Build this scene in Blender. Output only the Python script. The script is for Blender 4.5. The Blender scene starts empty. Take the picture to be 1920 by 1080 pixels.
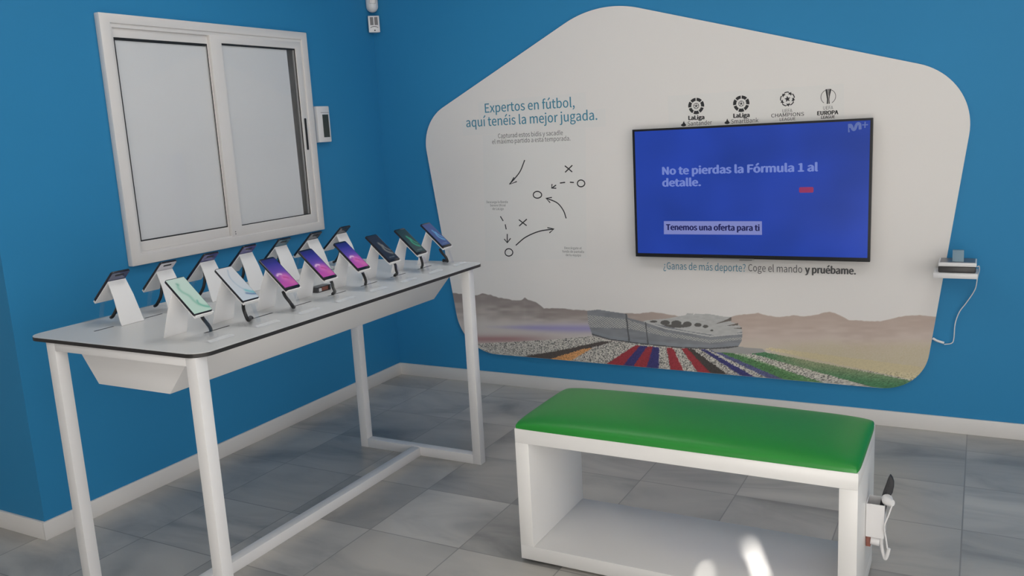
import bpy, bmesh, math, random
import numpy as np
from mathutils import Vector, Matrix
from mathutils.geometry import tessellate_polygon

rnd = random.Random(7)
scn = bpy.context.scene
COL = scn.collection

# ------------------------------------------------------------------ camera
F_PX, YAW, PITCH, ROLL = 1616.67, 0.5029, -0.1848, -0.0554
CAM = np.array([3.14534, -4.21553, 1.47863])


def cam_axes():
    cy, sy = math.cos(YAW), math.sin(YAW)
    cp, sp = math.cos(PITCH), math.sin(PITCH)
    fwd = np.array([-sy * cp, cy * cp, sp])
    right = np.array([cy, sy, 0.0])
    up = np.cross(right, fwd)
    c, s = math.cos(ROLL), math.sin(ROLL)
    return c * right + s * up, -s * right + c * up, fwd


RR, UU, FF = cam_axes()


def on_y(u, v, y):
    """point of the plane y = const seen at a pixel of the 1920x1080 photo -> (x, z)"""
    d = FF + RR * (u - 960) / F_PX - UU * (v - 540) / F_PX
    p = CAM + d * (y - CAM[1]) / d[1]
    return float(p[0]), float(p[2])


def to_px(x, y, z):
    d = np.stack([x - CAM[0], y - CAM[1], z - CAM[2]], -1)
    w = d @ FF
    return 960 + F_PX * (d @ RR) / w, 540 - F_PX * (d @ UU) / w


cam_d = bpy.data.cameras.new('camera')
cam_o = bpy.data.objects.new('camera', cam_d)
COL.objects.link(cam_o)
m = Matrix(((RR[0], UU[0], -FF[0], CAM[0]), (RR[1], UU[1], -FF[1], CAM[1]), (RR[2], UU[2], -FF[2], CAM[2]), (0, 0, 0, 1)))
cam_o.matrix_world = m
cam_d.sensor_width = 36
cam_d.lens = F_PX / 1920 * 36
cam_d.clip_start = 0.05
scn.camera = cam_o

# ------------------------------------------------------------------ colour and materials


def lin(c):
    c = c / 255.0
    return c / 12.92 if c <= 0.04045 else ((c + 0.055) / 1.055) ** 2.4


def rgb(r, g, b):
    return (lin(r), lin(g), lin(b), 1.0)


ILLUM = 0.50


def alb(r, g, b):
    """albedo of a surface that shows as this sRGB colour in the dim room"""
    return tuple(min(0.88, lin(c) / ILLUM) for c in (r, g, b)) + (1.0,)


def mat(name, col, rough=0.5, metal=0.0, spec=0.5, emit=None, strength=1.0, coat=0.0, noise=None, bump=None):
    mt = bpy.data.materials.new(name)
    mt.use_nodes = True
    nt = mt.node_tree
    b = nt.nodes['Principled BSDF']
    b.inputs['Base Color'].default_value = col
    b.inputs['Roughness'].default_value = rough
    b.inputs['Metallic'].default_value = metal
    b.inputs['Specular IOR Level'].default_value = spec
    b.inputs['Coat Weight'].default_value = coat
    if emit:
        b.inputs['Emission Color'].default_value = emit
        b.inputs['Emission Strength'].default_value = strength
    if noise or bump:
        tc = nt.nodes.new('ShaderNodeTexCoord')
        n = nt.nodes.new('ShaderNodeTexNoise')
        n.inputs['Scale'].default_value = (noise or bump)[0]
        n.inputs['Detail'].default_value = 4
        nt.links.new(tc.outputs['Object'], n.inputs['Vector'])
        if noise:
            mp = nt.nodes.new('ShaderNodeMapRange')
            mp.inputs['To Min'].default_value = 1 - noise[1]
            mp.inputs['To Max'].default_value = 1 + noise[1]
            nt.links.new(n.outputs['Fac'], mp.inputs['Value'])
            mx = nt.nodes.new('ShaderNodeVectorMath')
            mx.operation = 'SCALE'
            mx.inputs[0].default_value = col[:3]
            nt.links.new(mp.outputs['Result'], mx.inputs['Scale'])
            nt.links.new(mx.outputs['Vector'], b.inputs['Base Color'])
        if bump:
            n2 = nt.nodes.new('ShaderNodeTexNoise')
            n2.inputs['Scale'].default_value = bump[0]
            n2.inputs['Detail'].default_value = 3
            nt.links.new(tc.outputs['Object'], n2.inputs['Vector'])
            bp = nt.nodes.new('ShaderNodeBump')
            bp.inputs['Strength'].default_value = bump[1]
            bp.inputs['Distance'].default_value = 0.002
            nt.links.new(n2.outputs['Fac'], bp.inputs['Height'])
            nt.links.new(bp.outputs['Normal'], b.inputs['Normal'])
    return mt


def attr_mat(name, rough=0.4, emit=0.0, spec=0.4):
    mt = bpy.data.materials.new(name)
    mt.use_nodes = True
    nt = mt.node_tree
    b = nt.nodes['Principled BSDF']
    a = nt.nodes.new('ShaderNodeAttribute')
    a.attribute_name = 'print'
    b.inputs['Roughness'].default_value = rough
    b.inputs['Specular IOR Level'].default_value = spec
    if emit:
        b.inputs['Base Color'].default_value = (0.01, 0.01, 0.01, 1)
        nt.links.new(a.outputs['Color'], b.inputs['Emission Color'])
        b.inputs['Emission Strength'].default_value = emit
    else:
        nt.links.new(a.outputs['Color'], b.inputs['Base Color'])
    return mt


def clear_mat(name, tint=(0.96, 0.97, 0.98, 1), refl=0.12):
    mt = bpy.data.materials.new(name)
    mt.use_nodes = True
    nt = mt.node_tree
    nt.nodes.remove(nt.nodes['Principled BSDF'])
    out = nt.nodes['Material Output']
    t = nt.nodes.new('ShaderNodeBsdfTransparent')
    t.inputs['Color'].default_value = tint
    g = nt.nodes.new('ShaderNodeBsdfGlossy')
    g.inputs['Roughness'].default_value = 0.04
    lw = nt.nodes.new('ShaderNodeLayerWeight')
    lw.inputs['Blend'].default_value = 0.35
    mp = nt.nodes.new('ShaderNodeMapRange')
    mp.inputs['To Min'].default_value = refl * 0.4
    mp.inputs['To Max'].default_value = min(1.0, refl * 5)
    nt.links.new(lw.outputs['Fresnel'], mp.inputs['Value'])
    mx = nt.nodes.new('ShaderNodeMixShader')
    nt.links.new(mp.outputs['Result'], mx.inputs['Fac'])
    nt.links.new(t.outputs['BSDF'], mx.inputs[1])
    nt.links.new(g.outputs['BSDF'], mx.inputs[2])
    nt.links.new(mx.outputs['Shader'], out.inputs['Surface'])
    return mt


def floor_mat():
    mt = bpy.data.materials.new('grey marble tiles')
    mt.use_nodes = True
    nt = mt.node_tree
    N, Lk = nt.nodes, nt.links
    b = N['Principled BSDF']
    tc = N.new('ShaderNodeTexCoord')
    mp = N.new('ShaderNodeMapping')
    P = 0.3975
    mp.inputs['Location'].default_value = (-(3.135 % P) / P, (0.22 % P) / P, 0)
    mp.inputs['Scale'].default_value = (1 / P, 1 / P, 1)
    Lk.new(tc.outputs['Object'], mp.inputs['Vector'])
    fl = N.new('ShaderNodeVectorMath'); fl.operation = 'FLOOR'
    Lk.new(mp.outputs['Vector'], fl.inputs[0])
    fr = N.new('ShaderNodeVectorMath'); fr.operation = 'FRACTION'
    Lk.new(mp.outputs['Vector'], fr.inputs[0])
    wn = N.new('ShaderNodeTexWhiteNoise'); wn.noise_dimensions = '2D'
    Lk.new(fl.outputs['Vector'], wn.inputs['Vector'])
    # vein coordinates: a different patch of stone in every tile
    off = N.new('ShaderNodeVectorMath'); off.operation = 'MULTIPLY_ADD'
    off.inputs[1].default_value = (17.0, 11.0, 9.0)
    Lk.new(wn.outputs['Color'], off.inputs[0])
    Lk.new(mp.outputs['Vector'], off.inputs[2])
    rot = N.new('ShaderNodeMapping')
    rot.inputs['Rotation'].default_value = (0, 0, math.radians(24))
    rot.inputs['Scale'].default_value = (0.62, 1.35, 1)
    Lk.new(off.outputs['Vector'], rot.inputs['Vector'])
    n1 = N.new('ShaderNodeTexNoise')
    n1.inputs['Scale'].default_value = 0.95; n1.inputs['Detail'].default_value = 5; n1.inputs['Distortion'].default_value = 0.9
    n1.inputs['Roughness'].default_value = 0.55
    Lk.new(rot.outputs['Vector'], n1.inputs['Vector'])
    cr = N.new('ShaderNodeValToRGB')
    e = cr.color_ramp.elements
    e[0].position = 0.30; e[0].color = (0.245, 0.243, 0.236, 1)
    e[1].position = 0.66; e[1].color = (0.50, 0.477, 0.44, 1)
    k = e.new(0.46); k.color = (0.39, 0.378, 0.357, 1)
    k = e.new(0.54); k.color = (0.45, 0.433, 0.403, 1)
    Lk.new(n1.outputs['Fac'], cr.inputs['Fac'])
    # tile to tile tone
    tone = N.new('ShaderNodeMapRange')
    tone.inputs['To Min'].default_value = 0.84; tone.inputs['To Max'].default_value = 1.16
    Lk.new(wn.outputs['Value'], tone.inputs['Value'])
    sc = N.new('ShaderNodeVectorMath'); sc.operation = 'SCALE'
    Lk.new(cr.outputs['Color'], sc.inputs[0]); Lk.new(tone.outputs['Result'], sc.inputs['Scale'])
    # joints
    sep = N.new('ShaderNodeSeparateXYZ'); Lk.new(fr.outputs['Vector'], sep.inputs[0])

    def edge(sock):
        a = N.new('ShaderNodeMath'); a.operation = 'SUBTRACT'; a.inputs[1].default_value = 0.5; Lk.new(sock, a.inputs[0])
        c = N.new('ShaderNodeMath'); c.operation = 'ABSOLUTE'; Lk.new(a.outputs[0], c.inputs[0])
        return c.outputs[0]
    mxm = N.new('ShaderNodeMath'); mxm.operation = 'MAXIMUM'
    Lk.new(edge(sep.outputs['X']), mxm.inputs[0]); Lk.new(edge(sep.outputs['Y']), mxm.inputs[1])
    j = N.new('ShaderNodeMapRange')
    j.inputs['From Min'].default_value = 0.4925; j.inputs['From Max'].default_value = 0.4965
    Lk.new(mxm.outputs[0], j.inputs['Value'])
    mix = N.new('ShaderNodeMix'); mix.data_type = 'RGBA'
    mix.inputs['B'].default_value = (0.25, 0.24, 0.23, 1)
    Lk.new(j.outputs['Result'], mix.inputs['Factor']); Lk.new(sc.outputs['Vector'], mix.inputs['A'])
    Lk.new(mix.outputs['Result'], b.inputs['Base Color'])
    b.inputs['Roughness'].default_value = 0.3
    b.inputs['Specular IOR Level'].default_value = 0.5
    return mt


M = {}
M['blue'] = mat('blue wall paint', (0.029, 0.240, 0.485, 1), 0.55, spec=0.25, noise=(1.6, 0.05))
M['floor'] = floor_mat()
M['ceiling'] = mat('ceiling white paint', (0.78, 0.78, 0.77, 1), 0.8)
M['plain'] = mat('far wall paint', (0.60, 0.60, 0.60, 1), 0.7)
M['skirting'] = mat('white skirting paint', (0.74, 0.72, 0.70, 1), 0.45)
M['white'] = mat('white painted metal', (0.80, 0.79, 0.79, 1), 0.4)
M['laminate'] = mat('white laminate', (0.68, 0.675, 0.66, 1), 0.36, noise=(3, 0.02))
M['core'] = mat('black laminate core', (0.022, 0.02, 0.02, 1), 0.5)
M['bench'] = mat('white lacquered board', (0.80, 0.79, 0.775, 1), 0.33)
M['green'] = mat('green leatherette', (0.014, 0.235, 0.028, 1), 0.42, spec=0.45, noise=(3, 0.06), bump=(160, 0.12))
M['panel'] = mat('white panel board', (0.80, 0.770, 0.742, 1), 0.5, spec=0.3)
M['film'] = mat('clear film on panel', (0.778, 0.762, 0.738, 1), 0.5, spec=0.3)
M['print'] = attr_mat('printed landscape', 0.5)
M['ink'] = mat('black print', (0.018, 0.018, 0.02, 1), 0.5)
M['greyink'] = mat('grey print', (0.10, 0.10, 0.10, 1), 0.5)
M['teal'] = mat('teal print', (0.055, 0.25, 0.36, 1), 0.5)
M['upvc'] = mat('white window profile', (0.76, 0.735, 0.715, 1), 0.4)
M['board'] = mat('white infill board', (0.84, 0.815, 0.79, 1), 0.5, noise=(2, 0.015))
M['gasket'] = mat('black gasket', (0.012, 0.012, 0.013, 1), 0.5)
M['dark'] = mat('dark cavity', (0.02, 0.022, 0.026, 1), 0.6)
M['glass'] = clear_mat('window glass', refl=0.006)
M['acrylic'] = clear_mat('clear acrylic', (0.99, 0.992, 0.995, 1), 0.018)
M['acrylic_glint'] = bpy.data.materials.new('acrylic edge painted highlight')  # front bevel whitened, its highlight is put into the colour
M['acrylic_glint'].use_nodes = True
_n = M['acrylic_glint'].node_tree
_n.nodes['Principled BSDF'].inputs['Base Color'].default_value = (0.85, 0.86, 0.87, 1)
_n.nodes['Principled BSDF'].inputs['Roughness'].default_value = 0.15
_n.nodes['Principled BSDF'].inputs['Alpha'].default_value = 0.6
M['tvblack'] = mat('black plastic', (0.010, 0.010, 0.012, 1), 0.3)
M['silver'] = mat('silver trim', (0.45, 0.45, 0.45, 1), 0.3, metal=0.8)
M['paper'] = mat('white card', (0.86, 0.85, 0.845, 1), 0.45)
M['cable'] = mat('black cable', (0.012, 0.012, 0.013, 1), 0.42)
M['abs'] = mat('white plastic', (0.78, 0.77, 0.77, 1), 0.35)
M['greyabs'] = mat('grey plastic', (0.17, 0.165, 0.175, 1), 0.4)
M['lcd'] = mat('dark green display', (0.022, 0.036, 0.034, 1), 0.15)
M['lens'] = mat('glossy cover', (0.62, 0.60, 0.60, 1), 0.08, coat=0.6)
M['boxdark'] = mat('dark grey plastic', (0.05, 0.048, 0.05, 1), 0.3)
M['boxtop'] = mat('grey top plate', (0.15, 0.15, 0.16, 1), 0.3)
M['card'] = mat('blue grey card', (0.20, 0.30, 0.37, 1), 0.45)
M['brown'] = mat('reddish brown block', (0.27, 0.10, 0.075, 1), 0.5)
M['remote'] = mat('charcoal plastic', (0.020, 0.021, 0.025, 1), 0.6)
M['phone'] = mat('phone frame', (0.012, 0.012, 0.02, 1), 0.2)


def screen_mat():
    """lit television panel: blue with slow backlight unevenness, glossy front"""
    mt = bpy.data.materials.new('television panel')
    mt.use_nodes = True
    nt = mt.node_tree
    b = nt.nodes['Principled BSDF']
    b.inputs['Base Color'].default_value = (0.004, 0.004, 0.006, 1)
    b.inputs['Roughness'].default_value = 0.28
    b.inputs['Specular IOR Level'].default_value = 0.35
    tc = nt.nodes.new('ShaderNodeTexCoord')
    n = nt.nodes.new('ShaderNodeTexNoise')
    n.inputs['Scale'].default_value = 3.0
    n.inputs['Detail'].default_value = 1.5
    nt.links.new(tc.outputs['Object'], n.inputs['Vector'])
    cr = nt.nodes.new('ShaderNodeValToRGB')
    cr.color_ramp.elements[0].position = 0.3
    cr.color_ramp.elements[0].color = (0.0095, 0.038, 0.265, 1)
    cr.color_ramp.elements[1].position = 0.7
    cr.color_ramp.elements[1].color = (0.0145, 0.052, 0.385, 1)
    nt.links.new(n.outputs['Fac'], cr.inputs['Fac'])
    nt.links.new(cr.outputs['Color'], b.inputs['Emission Color'])
    b.inputs['Emission Strength'].default_value = 1.0
    return mt


M['tvscreen'] = screen_mat()
M['tvtext'] = mat('pale blue screen text', (0.004, 0.004, 0.006, 1), 0.3, emit=rgb(112, 130, 200), strength=0.95)
M['tvbox'] = mat('lavender screen box', (0.004, 0.004, 0.006, 1), 0.3, emit=rgb(122, 130, 190), strength=0.95)
M['tvdark'] = mat('navy screen text', (0.004, 0.004, 0.006, 1), 0.3, emit=rgb(18, 22, 78), strength=1.0)
M['tvred'] = mat('red screen mark', (0.004, 0.004, 0.006, 1), 0.3, emit=rgb(138, 38, 84), strength=1.0)
M['tvlogo'] = mat('grey blue screen logo', (0.004, 0.004, 0.006, 1), 0.3, emit=rgb(92, 110, 170), strength=0.9)

# ------------------------------------------------------------------ object helpers


def thing(name, label, cat, loc=(0, 0, 0), group=None):
    o = bpy.data.objects.new(name, None)
    o.empty_display_size = 0.05
    COL.objects.link(o)
    o.location = loc
    o['label'] = label
    o['category'] = cat
    if group:
        o['group'] = group
    return o


def world_loc(o):
    v = Vector((0, 0, 0))
    while o is not None:
        v += o.location
        o = o.parent
    return v


class MB:
    def __init__(self):
        self.bm = bmesh.new()

    def box(self, x0, x1, y0, y1, z0, z1, mi=0):
        vs = [self.bm.verts.new(p) for p in ((x0, y0, z0), (x1, y0, z0), (x1, y1, z0), (x0, y1, z0), (x0, y0, z1), (x1, y0, z1), (x1, y1, z1), (x0, y1, z1))]
        for f in ((0, 3, 2, 1), (4, 5, 6, 7), (0, 1, 5, 4), (1, 2, 6, 5), (2, 3, 7, 6), (3, 0, 4, 7)):
            self.bm.faces.new([vs[i] for i in f]).material_index = mi
        return self

    def hexa(self, low, high):
        """two quads of corners joined"""
        a = [self.bm.verts.new(p) for p in low]
        b = [self.bm.verts.new(p) for p in high]
        n = len(a)
        self.bm.faces.new(a[::-1]); self.bm.faces.new(b)
        for i in range(n):
            self.bm.faces.new([a[i], a[(i + 1) % n], b[(i + 1) % n], b[i]])
        return self

    def prism(self, poly, axis, a, b, mi_side=0, mi_cap=0):
        def pt(p, t):
            if axis == 'z':
                return (p[0], p[1], t)
            if axis == 'y':
                return (p[0], t, p[1])
            return (t, p[0], p[1])
        va = [self.bm.verts.new(pt(p, a)) for p in poly]
        vb = [self.bm.verts.new(pt(p, b)) for p in poly]
        n = len(poly)
        self.bm.faces.new(va[::-1]).material_index = mi_cap
        self.bm.faces.new(vb).material_index = mi_cap
        for i in range(n):
            self.bm.faces.new([va[i], va[(i + 1) % n], vb[(i + 1) % n], vb[i]]).material_index = mi_side
        return self

    def flat(self, poly, y):
        """flat polygon in a plane y = const"""
        vs = [self.bm.verts.new((p[0], y, p[1])) for p in poly]
        self.bm.faces.new(vs)
        return self

    def ribbon(self, pts, w, y, closed=False):
        pts = [Vector((p[0], p[1])) for p in pts]
        n = len(pts)
        L, R_ = [], []
        for i, p in enumerate(pts):
            a = pts[(i - 1) % n] if (closed or i > 0) else p
            c = pts[(i + 1) % n] if (closed or i < n - 1) else p
            d = (c - a)
            d = d.normalized() if d.length > 1e-9 else Vector((1, 0))
            q = Vector((-d.y, d.x)) * w / 2
            L.append(self.bm.verts.new((p.x + q.x, y, p.y + q.y)))
            R_.append(self.bm.verts.new((p.x - q.x, y, p.y - q.y)))
        for i in range(n if closed else n - 1):
            j = (i + 1) % n
            self.bm.faces.new([L[i], L[j], R_[j], R_[i]])
        return self

    def tube(self, pts, r, seg=10, cap=True):
        pts = [Vector(p) for p in pts]
        n = len(pts)
        rs = r if isinstance(r, (list, tuple)) else [r] * n
        up = Vector((0.13, 0.27, 0.95)).normalized()
        rings = []
        for i, p in enumerate(pts):
            d = (pts[min(i + 1, n - 1)] - pts[max(i - 1, 0)]).normalized()
            s = d.cross(up)
            if s.length < 0.05:
                s = d.cross(Vector((1, 0, 0)))
            s.normalize()
            up = s.cross(d).normalized()
            rings.append([self.bm.verts.new(p + (s * math.cos(2 * math.pi * k / seg) + up * math.sin(2 * math.pi * k / seg)) * rs[i]) for k in range(seg)])
        for a, b in zip(rings, rings[1:]):
            for k in range(seg):
                self.bm.faces.new([a[k], a[(k + 1) % seg], b[(k + 1) % seg], b[k]])
        if cap:
            self.bm.faces.new(rings[0][::-1]); self.bm.faces.new(rings[-1])
        return self

    def sheet(self, prof, t, hw):
        """bent sheet: profile in (x, z), thickness t to its left, half width hw (one, or one per point)"""
        pr = [Vector(p) for p in prof]
        n = len(pr)
        hw = hw if isinstance(hw, (list, tuple)) else [hw] * n
        off = []
        for i, p in enumerate(pr):
            d1 = (p - pr[i - 1]).normalized() if i > 0 else (pr[1] - p).normalized()
            d2 = (pr[i + 1] - p).normalized() if i < n - 1 else d1
            n1, n2 = Vector((-d1.y, d1.x)), Vector((-d2.y, d2.x))
            b = (n1 + n2)
            b = b / max(0.35, b.dot(n1))
            off.append(p + b * t)
        A = [[self.bm.verts.new((q.x, sg * h, q.y)) for q, h in zip(pr, hw)] for sg in (-1, 1)]
        B = [[self.bm.verts.new((q.x, sg * h, q.y)) for q, h in zip(off, hw)] for sg in (-1, 1)]
        f = self.bm.faces.new
        for i in range(n - 1):
            f([A[0][i], A[0][i + 1], A[1][i + 1], A[1][i]])
            f([B[0][i], B[1][i], B[1][i + 1], B[0][i + 1]])
            f([A[0][i], B[0][i], B[0][i + 1], A[0][i + 1]])
            f([A[1][i], A[1][i + 1], B[1][i + 1], B[1][i]])
        f([A[0][0], A[1][0], B[1][0], B[0][0]])
        f([A[0][-1], B[0][-1], B[1][-1], A[1][-1]])
        return self

    def build(self, name, mats, parent=None, bevel=0.0, bseg=2, local=False, angle=35):
        bm = self.bm
        bmesh.ops.recalc_face_normals(bm, faces=bm.faces)
        if bevel:
            es = [e for e in bm.edges if len(e.link_faces) == 2 and e.calc_face_angle(0) > math.radians(30)]
            bmesh.ops.bevel(bm, geom=es, offset=bevel, segments=bseg, profile=0.5, affect='EDGES', clamp_overlap=True)
        if parent is not None and not local:
            bmesh.ops.translate(bm, verts=bm.verts, vec=-world_loc(parent))
        me = bpy.data.meshes.new(name)
        bm.to_mesh(me)
        bm.free()
        for mt in (mats if isinstance(mats, (list, tuple)) else [mats]):
            me.materials.append(M[mt] if isinstance(mt, str) else mt)
        me.polygons.foreach_set('use_smooth', [True] * len(me.polygons))
        me.set_sharp_from_angle(angle=math.radians(angle))
        o = bpy.data.objects.new(name, me)
        COL.objects.link(o)
        if parent is not None:
            o.parent = parent
        return o


def single(o, label, cat, group=None):
    o['label'] = label
    o['category'] = cat
    if group:
        o['group'] = group
    return o


def structure(o, label):
    o['kind'] = 'structure'
    o['label'] = label
    o['category'] = o.name.split('_')[0]
    return o


def smooth_path(ctrl, n=8):
    """Catmull-Rom through control points"""
    P = [Vector(p) for p in ctrl]
    P = [P[0] * 2 - P[1]] + P + [P[-1] * 2 - P[-2]]
    out = []
    for i in range(1, len(P) - 2):
        for k in range(n):
            t = k / n
            a, b, c, d = P[i - 1], P[i], P[i + 1], P[i + 2]
            out.append(0.5 * ((2 * b) + (c - a) * t + (2 * a - 5 * b + 4 * c - d) * t * t + (3 * b - a - 3 * c + d) * t ** 3))
    out.append(P[-2])
    return out


def round_rect(x0, x1, y0, y1, r, n=8):
    pts = []
    for cx, cy, a0 in ((x1 - r, y1 - r, 0), (x0 + r, y1 - r, 90), (x0 + r, y0 + r, 180), (x1 - r, y0 + r, 270)):
        for k in range(n + 1):
            a = math.radians(a0 + 90 * k / n)
            pts.append((cx + r * math.cos(a), cy + r * math.sin(a)))
    return pts


def round_poly(V, R, n=20):
    """rounded polygon, radius per corner"""
    out = []
    N = len(V)
    for i in range(N):
        p, a, c = Vector(V[i]), Vector(V[i - 1]), Vector(V[(i + 1) % N])
        d1, d2 = (a - p).normalized(), (c - p).normalized()
        th = math.acos(max(-1, min(1, d1.dot(d2)))) / 2
        r = R[i]
        cen = p + (d1 + d2).normalized() * (r / math.sin(th))
        s, e = p + d1 * (r / math.tan(th)), p + d2 * (r / math.tan(th))
        a0 = math.atan2(s.y - cen.y, s.x - cen.x)
        a1 = math.atan2(e.y - cen.y, e.x - cen.x)
        da = (a1 - a0 + math.pi) % (2 * math.pi) - math.pi
        for k in range(n + 1):
            t = a0 + da * k / n
            out.append((cen.x + r * math.cos(t), cen.y + r * math.sin(t)))
    return out


# ------------------------------------------------------------------ lettering
try:
    import os
    FONT = bpy.data.fonts.load(os.path.join(bpy.utils.system_resource('DATAFILES'), 'fonts', 'Noto Sans CJK Regular.woff2'))
except Exception:
    FONT = None


def glyphs(text, bold):
    cu = bpy.data.curves.new('lettering', 'FONT')
    cu.body = text
    if FONT:
        cu.font = FONT
    cu.size = 1.0
    cu.fill_mode = 'FRONT'
    cu.offset = 0.0
    cu.resolution_u = 3
    ob = bpy.data.objects.new('lettering', cu)
    COL.objects.link(ob)
    dg = bpy.context.evaluated_depsgraph_get()
    dg.update()
    me = bpy.data.meshes.new_from_object(ob.evaluated_get(dg))
    co = np.zeros(len(me.vertices) * 3)
    me.vertices.foreach_get('co', co)
    co = co.reshape(-1, 3)[:, :2]
    faces = [tuple(p.vertices) for p in me.polygons]
    bpy.data.objects.remove(ob)
    bpy.data.curves.remove(cu)
    bpy.data.meshes.remove(me)
    return co, faces


_cap = glyphs('H', 0.0)[0][:, 1].max()


def letters(mb, text, left, right, cap_px, y, bold=0.0):
    """flat lettering on the plane y: baseline between two photo pixels, capitals cap_px high"""
    co, faces = glyphs(text, 0.0)
    x0, z0 = on_y(left[0], left[1], y)
    x1, z1 = on_y(right[0], right[1], y)
    zc = on_y(left[0], left[1] - cap_px, y)[1] - z0
    zb = (z0 + z1) / 2
    # heavier lettering: strokes thickened by a copy a little to each side
    d = bold * zc / _cap if bold > 0.001 else 0.0
    mn, mx = co[:, 0].min(), co[:, 0].max()
    X = x0 + d + (co[:, 0] - mn) / (mx - mn) * (x1 - x0 - 2 * d)
    Z = zb + co[:, 1] / _cap * zc
    for q, (dx, dz) in enumerate(((0, 0),) if d == 0 else ((0, 0), (-d, 0), (d, 0), (0, d * 0.5), (0, -d * 0.5))):
        vs = [mb.bm.verts.new((X[i] + dx, y - 0.00003 * q, Z[i] + dz)) for i in range(len(X))]
        for f in faces:
            try:
                mb.bm.faces.new([vs[i] for i in f])
            except ValueError:
                pass
    return mb


# ------------------------------------------------------------------ the room
RX1, RY0, RZ = 6.8, -8.2, 2.9
LW = -2.36          # the left wall ends here and turns away
fl = MB().box(-1.8, RX1 + 0.12, RY0 - 0.12, 0.12, -0.10, 0.0).build('floor', 'floor')
structure(fl, 'grey marble tiled floor')
ce = MB().box(-1.8, RX1 + 0.12, RY0 - 0.12, 0.12, RZ, RZ + 0.10).build('ceiling', 'ceiling')
structure(ce, 'white ceiling')
structure(MB().box(-0.12, RX1 + 0.12, 0.0, 0.12, 0.0, RZ).build('wall_back', 'blue'), 'blue back wall behind the white panel')
# left wall with the window opening
WY0, WY1, WZ0, WZ1 = -1.80, -0.65, 1.02, 1.985
lw = MB()
lw.box(-0.12, 0, LW, WY0, 0, RZ).box(-0.12, 0, WY1, 0.0, 0, RZ).box(-0.12, 0, WY0, WY1, 0, WZ0).box(-0.12, 0, WY0, WY1, WZ1, RZ)
structure(lw.build('wall_left', 'blue'), 'blue wall with the sliding window')
structure(MB().box(-1.8, -0.12, LW, LW + 0.12, 0, RZ).build('wall_return', 'blue'), 'blue wall turning away at the corner')
structure(MB().box(-1.92, -1.8, RY0 - 0.12, LW + 0.12, 0, RZ).build('wall_side', 'plain'), 'plain wall out of the photo')
QY0, QY1, QZ0, QZ1 = -6.8, -2.8, 0.10, 2.65
rw = MB()
rw.box(RX1, RX1 + 0.12, RY0 - 0.12, QY0, 0, RZ).box(RX1, RX1 + 0.12, QY1, 0.0, 0, RZ)
rw.box(RX1, RX1 + 0.12, QY0, QY1, 0, QZ0).box(RX1, RX1 + 0.12, QY0, QY1, QZ1, RZ)
structure(rw.build('wall_right', 'plain'), 'plain wall with an added window opening, out of the photo')
structure(MB().box(RX1 + 0.05, RX1 + 0.06, QY0, QY1, QZ0, QZ1).build('window_added', 'film'), 'added side window, unseen, for fill light')  # made-up window, added together with its side fill lamp
BH, BT = 0.0735, 0.012
structure(MB().box(BT, RX1, -BT, 0, 0, BH).build('baseboard_back', 'skirting', bevel=0.002), 'white skirting under the panel')
structure(MB().box(0, BT, LW - BT, 0.0, 0, BH).build('baseboard_left', 'skirting', bevel=0.002), 'white skirting under the window')
structure(MB().box(-1.8, 0.0, LW - BT, LW, 0, BH).build('baseboard_return', 'skirting', bevel=0.002), 'white skirting of the wall that turns away')

# shop front behind the viewer: opening with an added film, gaps cut to place the sun
SX0, SX1, SZ0, SZ1 = 2.5, 6.5, 0.05, 2.72
fw = MB()
fw.box(-1.8, SX0, RY0 - 0.12, RY0, 0, RZ).box(SX1, RX1, RY0 - 0.12, RY0, 0, RZ)
fw.box(SX0, SX1, RY0 - 0.12, RY0, SZ1, RZ).box(SX0, SX1, RY0 - 0.12, RY0, 0, SZ0)
structure(fw.build('wall_front', 'plain'), 'shop front wall out of the photo')
SUN = Vector((0.20, -0.88, 0.34)).normalized()      # towards the sun


def gap(poly, z=0.062):
    out = []
    for x, y in poly:
        t = (RY0 - 0.05 - y) / SUN.y
        out.append((x + SUN.x * t, z + SUN.z * t))
    return out


gaps = [gap([(2.421, -1.782), (2.440, -1.772), (2.440, -1.745), (2.430, -1.736), (2.421, -1.748)]),
        gap([(2.512, -1.515), (2.526, -1.522), (2.566, -1.615), (2.614, -1.735), (2.599, -1.738), (2.553, -1.625), (2.515, -1.543), (2.498, -1.540)])]
gaps.append(gap([(1.9, -5.2), (3.6, -5.2), (3.6, -3.3), (1.9, -3.3)], 0.0))
outer = [(SX0, SZ0), (SX1, SZ0), (SX1, SZ1), (SX0, SZ1)]
polys = [outer] + gaps
flat = [p for q in polys for p in q]
wf = MB()
vv = [wf.bm.verts.new((p[0], RY0 - 0.05, p[1])) for p in flat]
for t in tessellate_polygon([[Vector((p[0], p[1], 0)) for p in q] for q in polys]):
    wf.bm.faces.new([vv[i] for i in t])
structure(wf.build('window_2', 'film'), 'added unseen film in the shop window, gaps shape the sun')

# ------------------------------------------------------------------ sliding window
win = bpy.data.objects.new('window_1', None)
COL.objects.link(win)
win.location = (0, (WY0 + WY1) / 2, 0.99)
structure(win, 'white sliding window with two boarded sashes on the blue wall')
OY0, OY1, OZ0, OZ1 = -1.835, -0.612, 0.988, 2.016
fr = MB()


def ring_x(mb, o, i, xa, xb):
    """rectangular ring in the wall plane: outer and inner (y0, y1, z0, z1), from xa to xb"""
    mb.box(xa, xb, o[0], i[0], o[2], o[3]).box(xa, xb, i[1], o[1], o[2], o[3])
    mb.box(xa, xb, i[0], i[1], o[2], i[2]).box(xa, xb, i[0], i[1], i[3], o[3])


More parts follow.
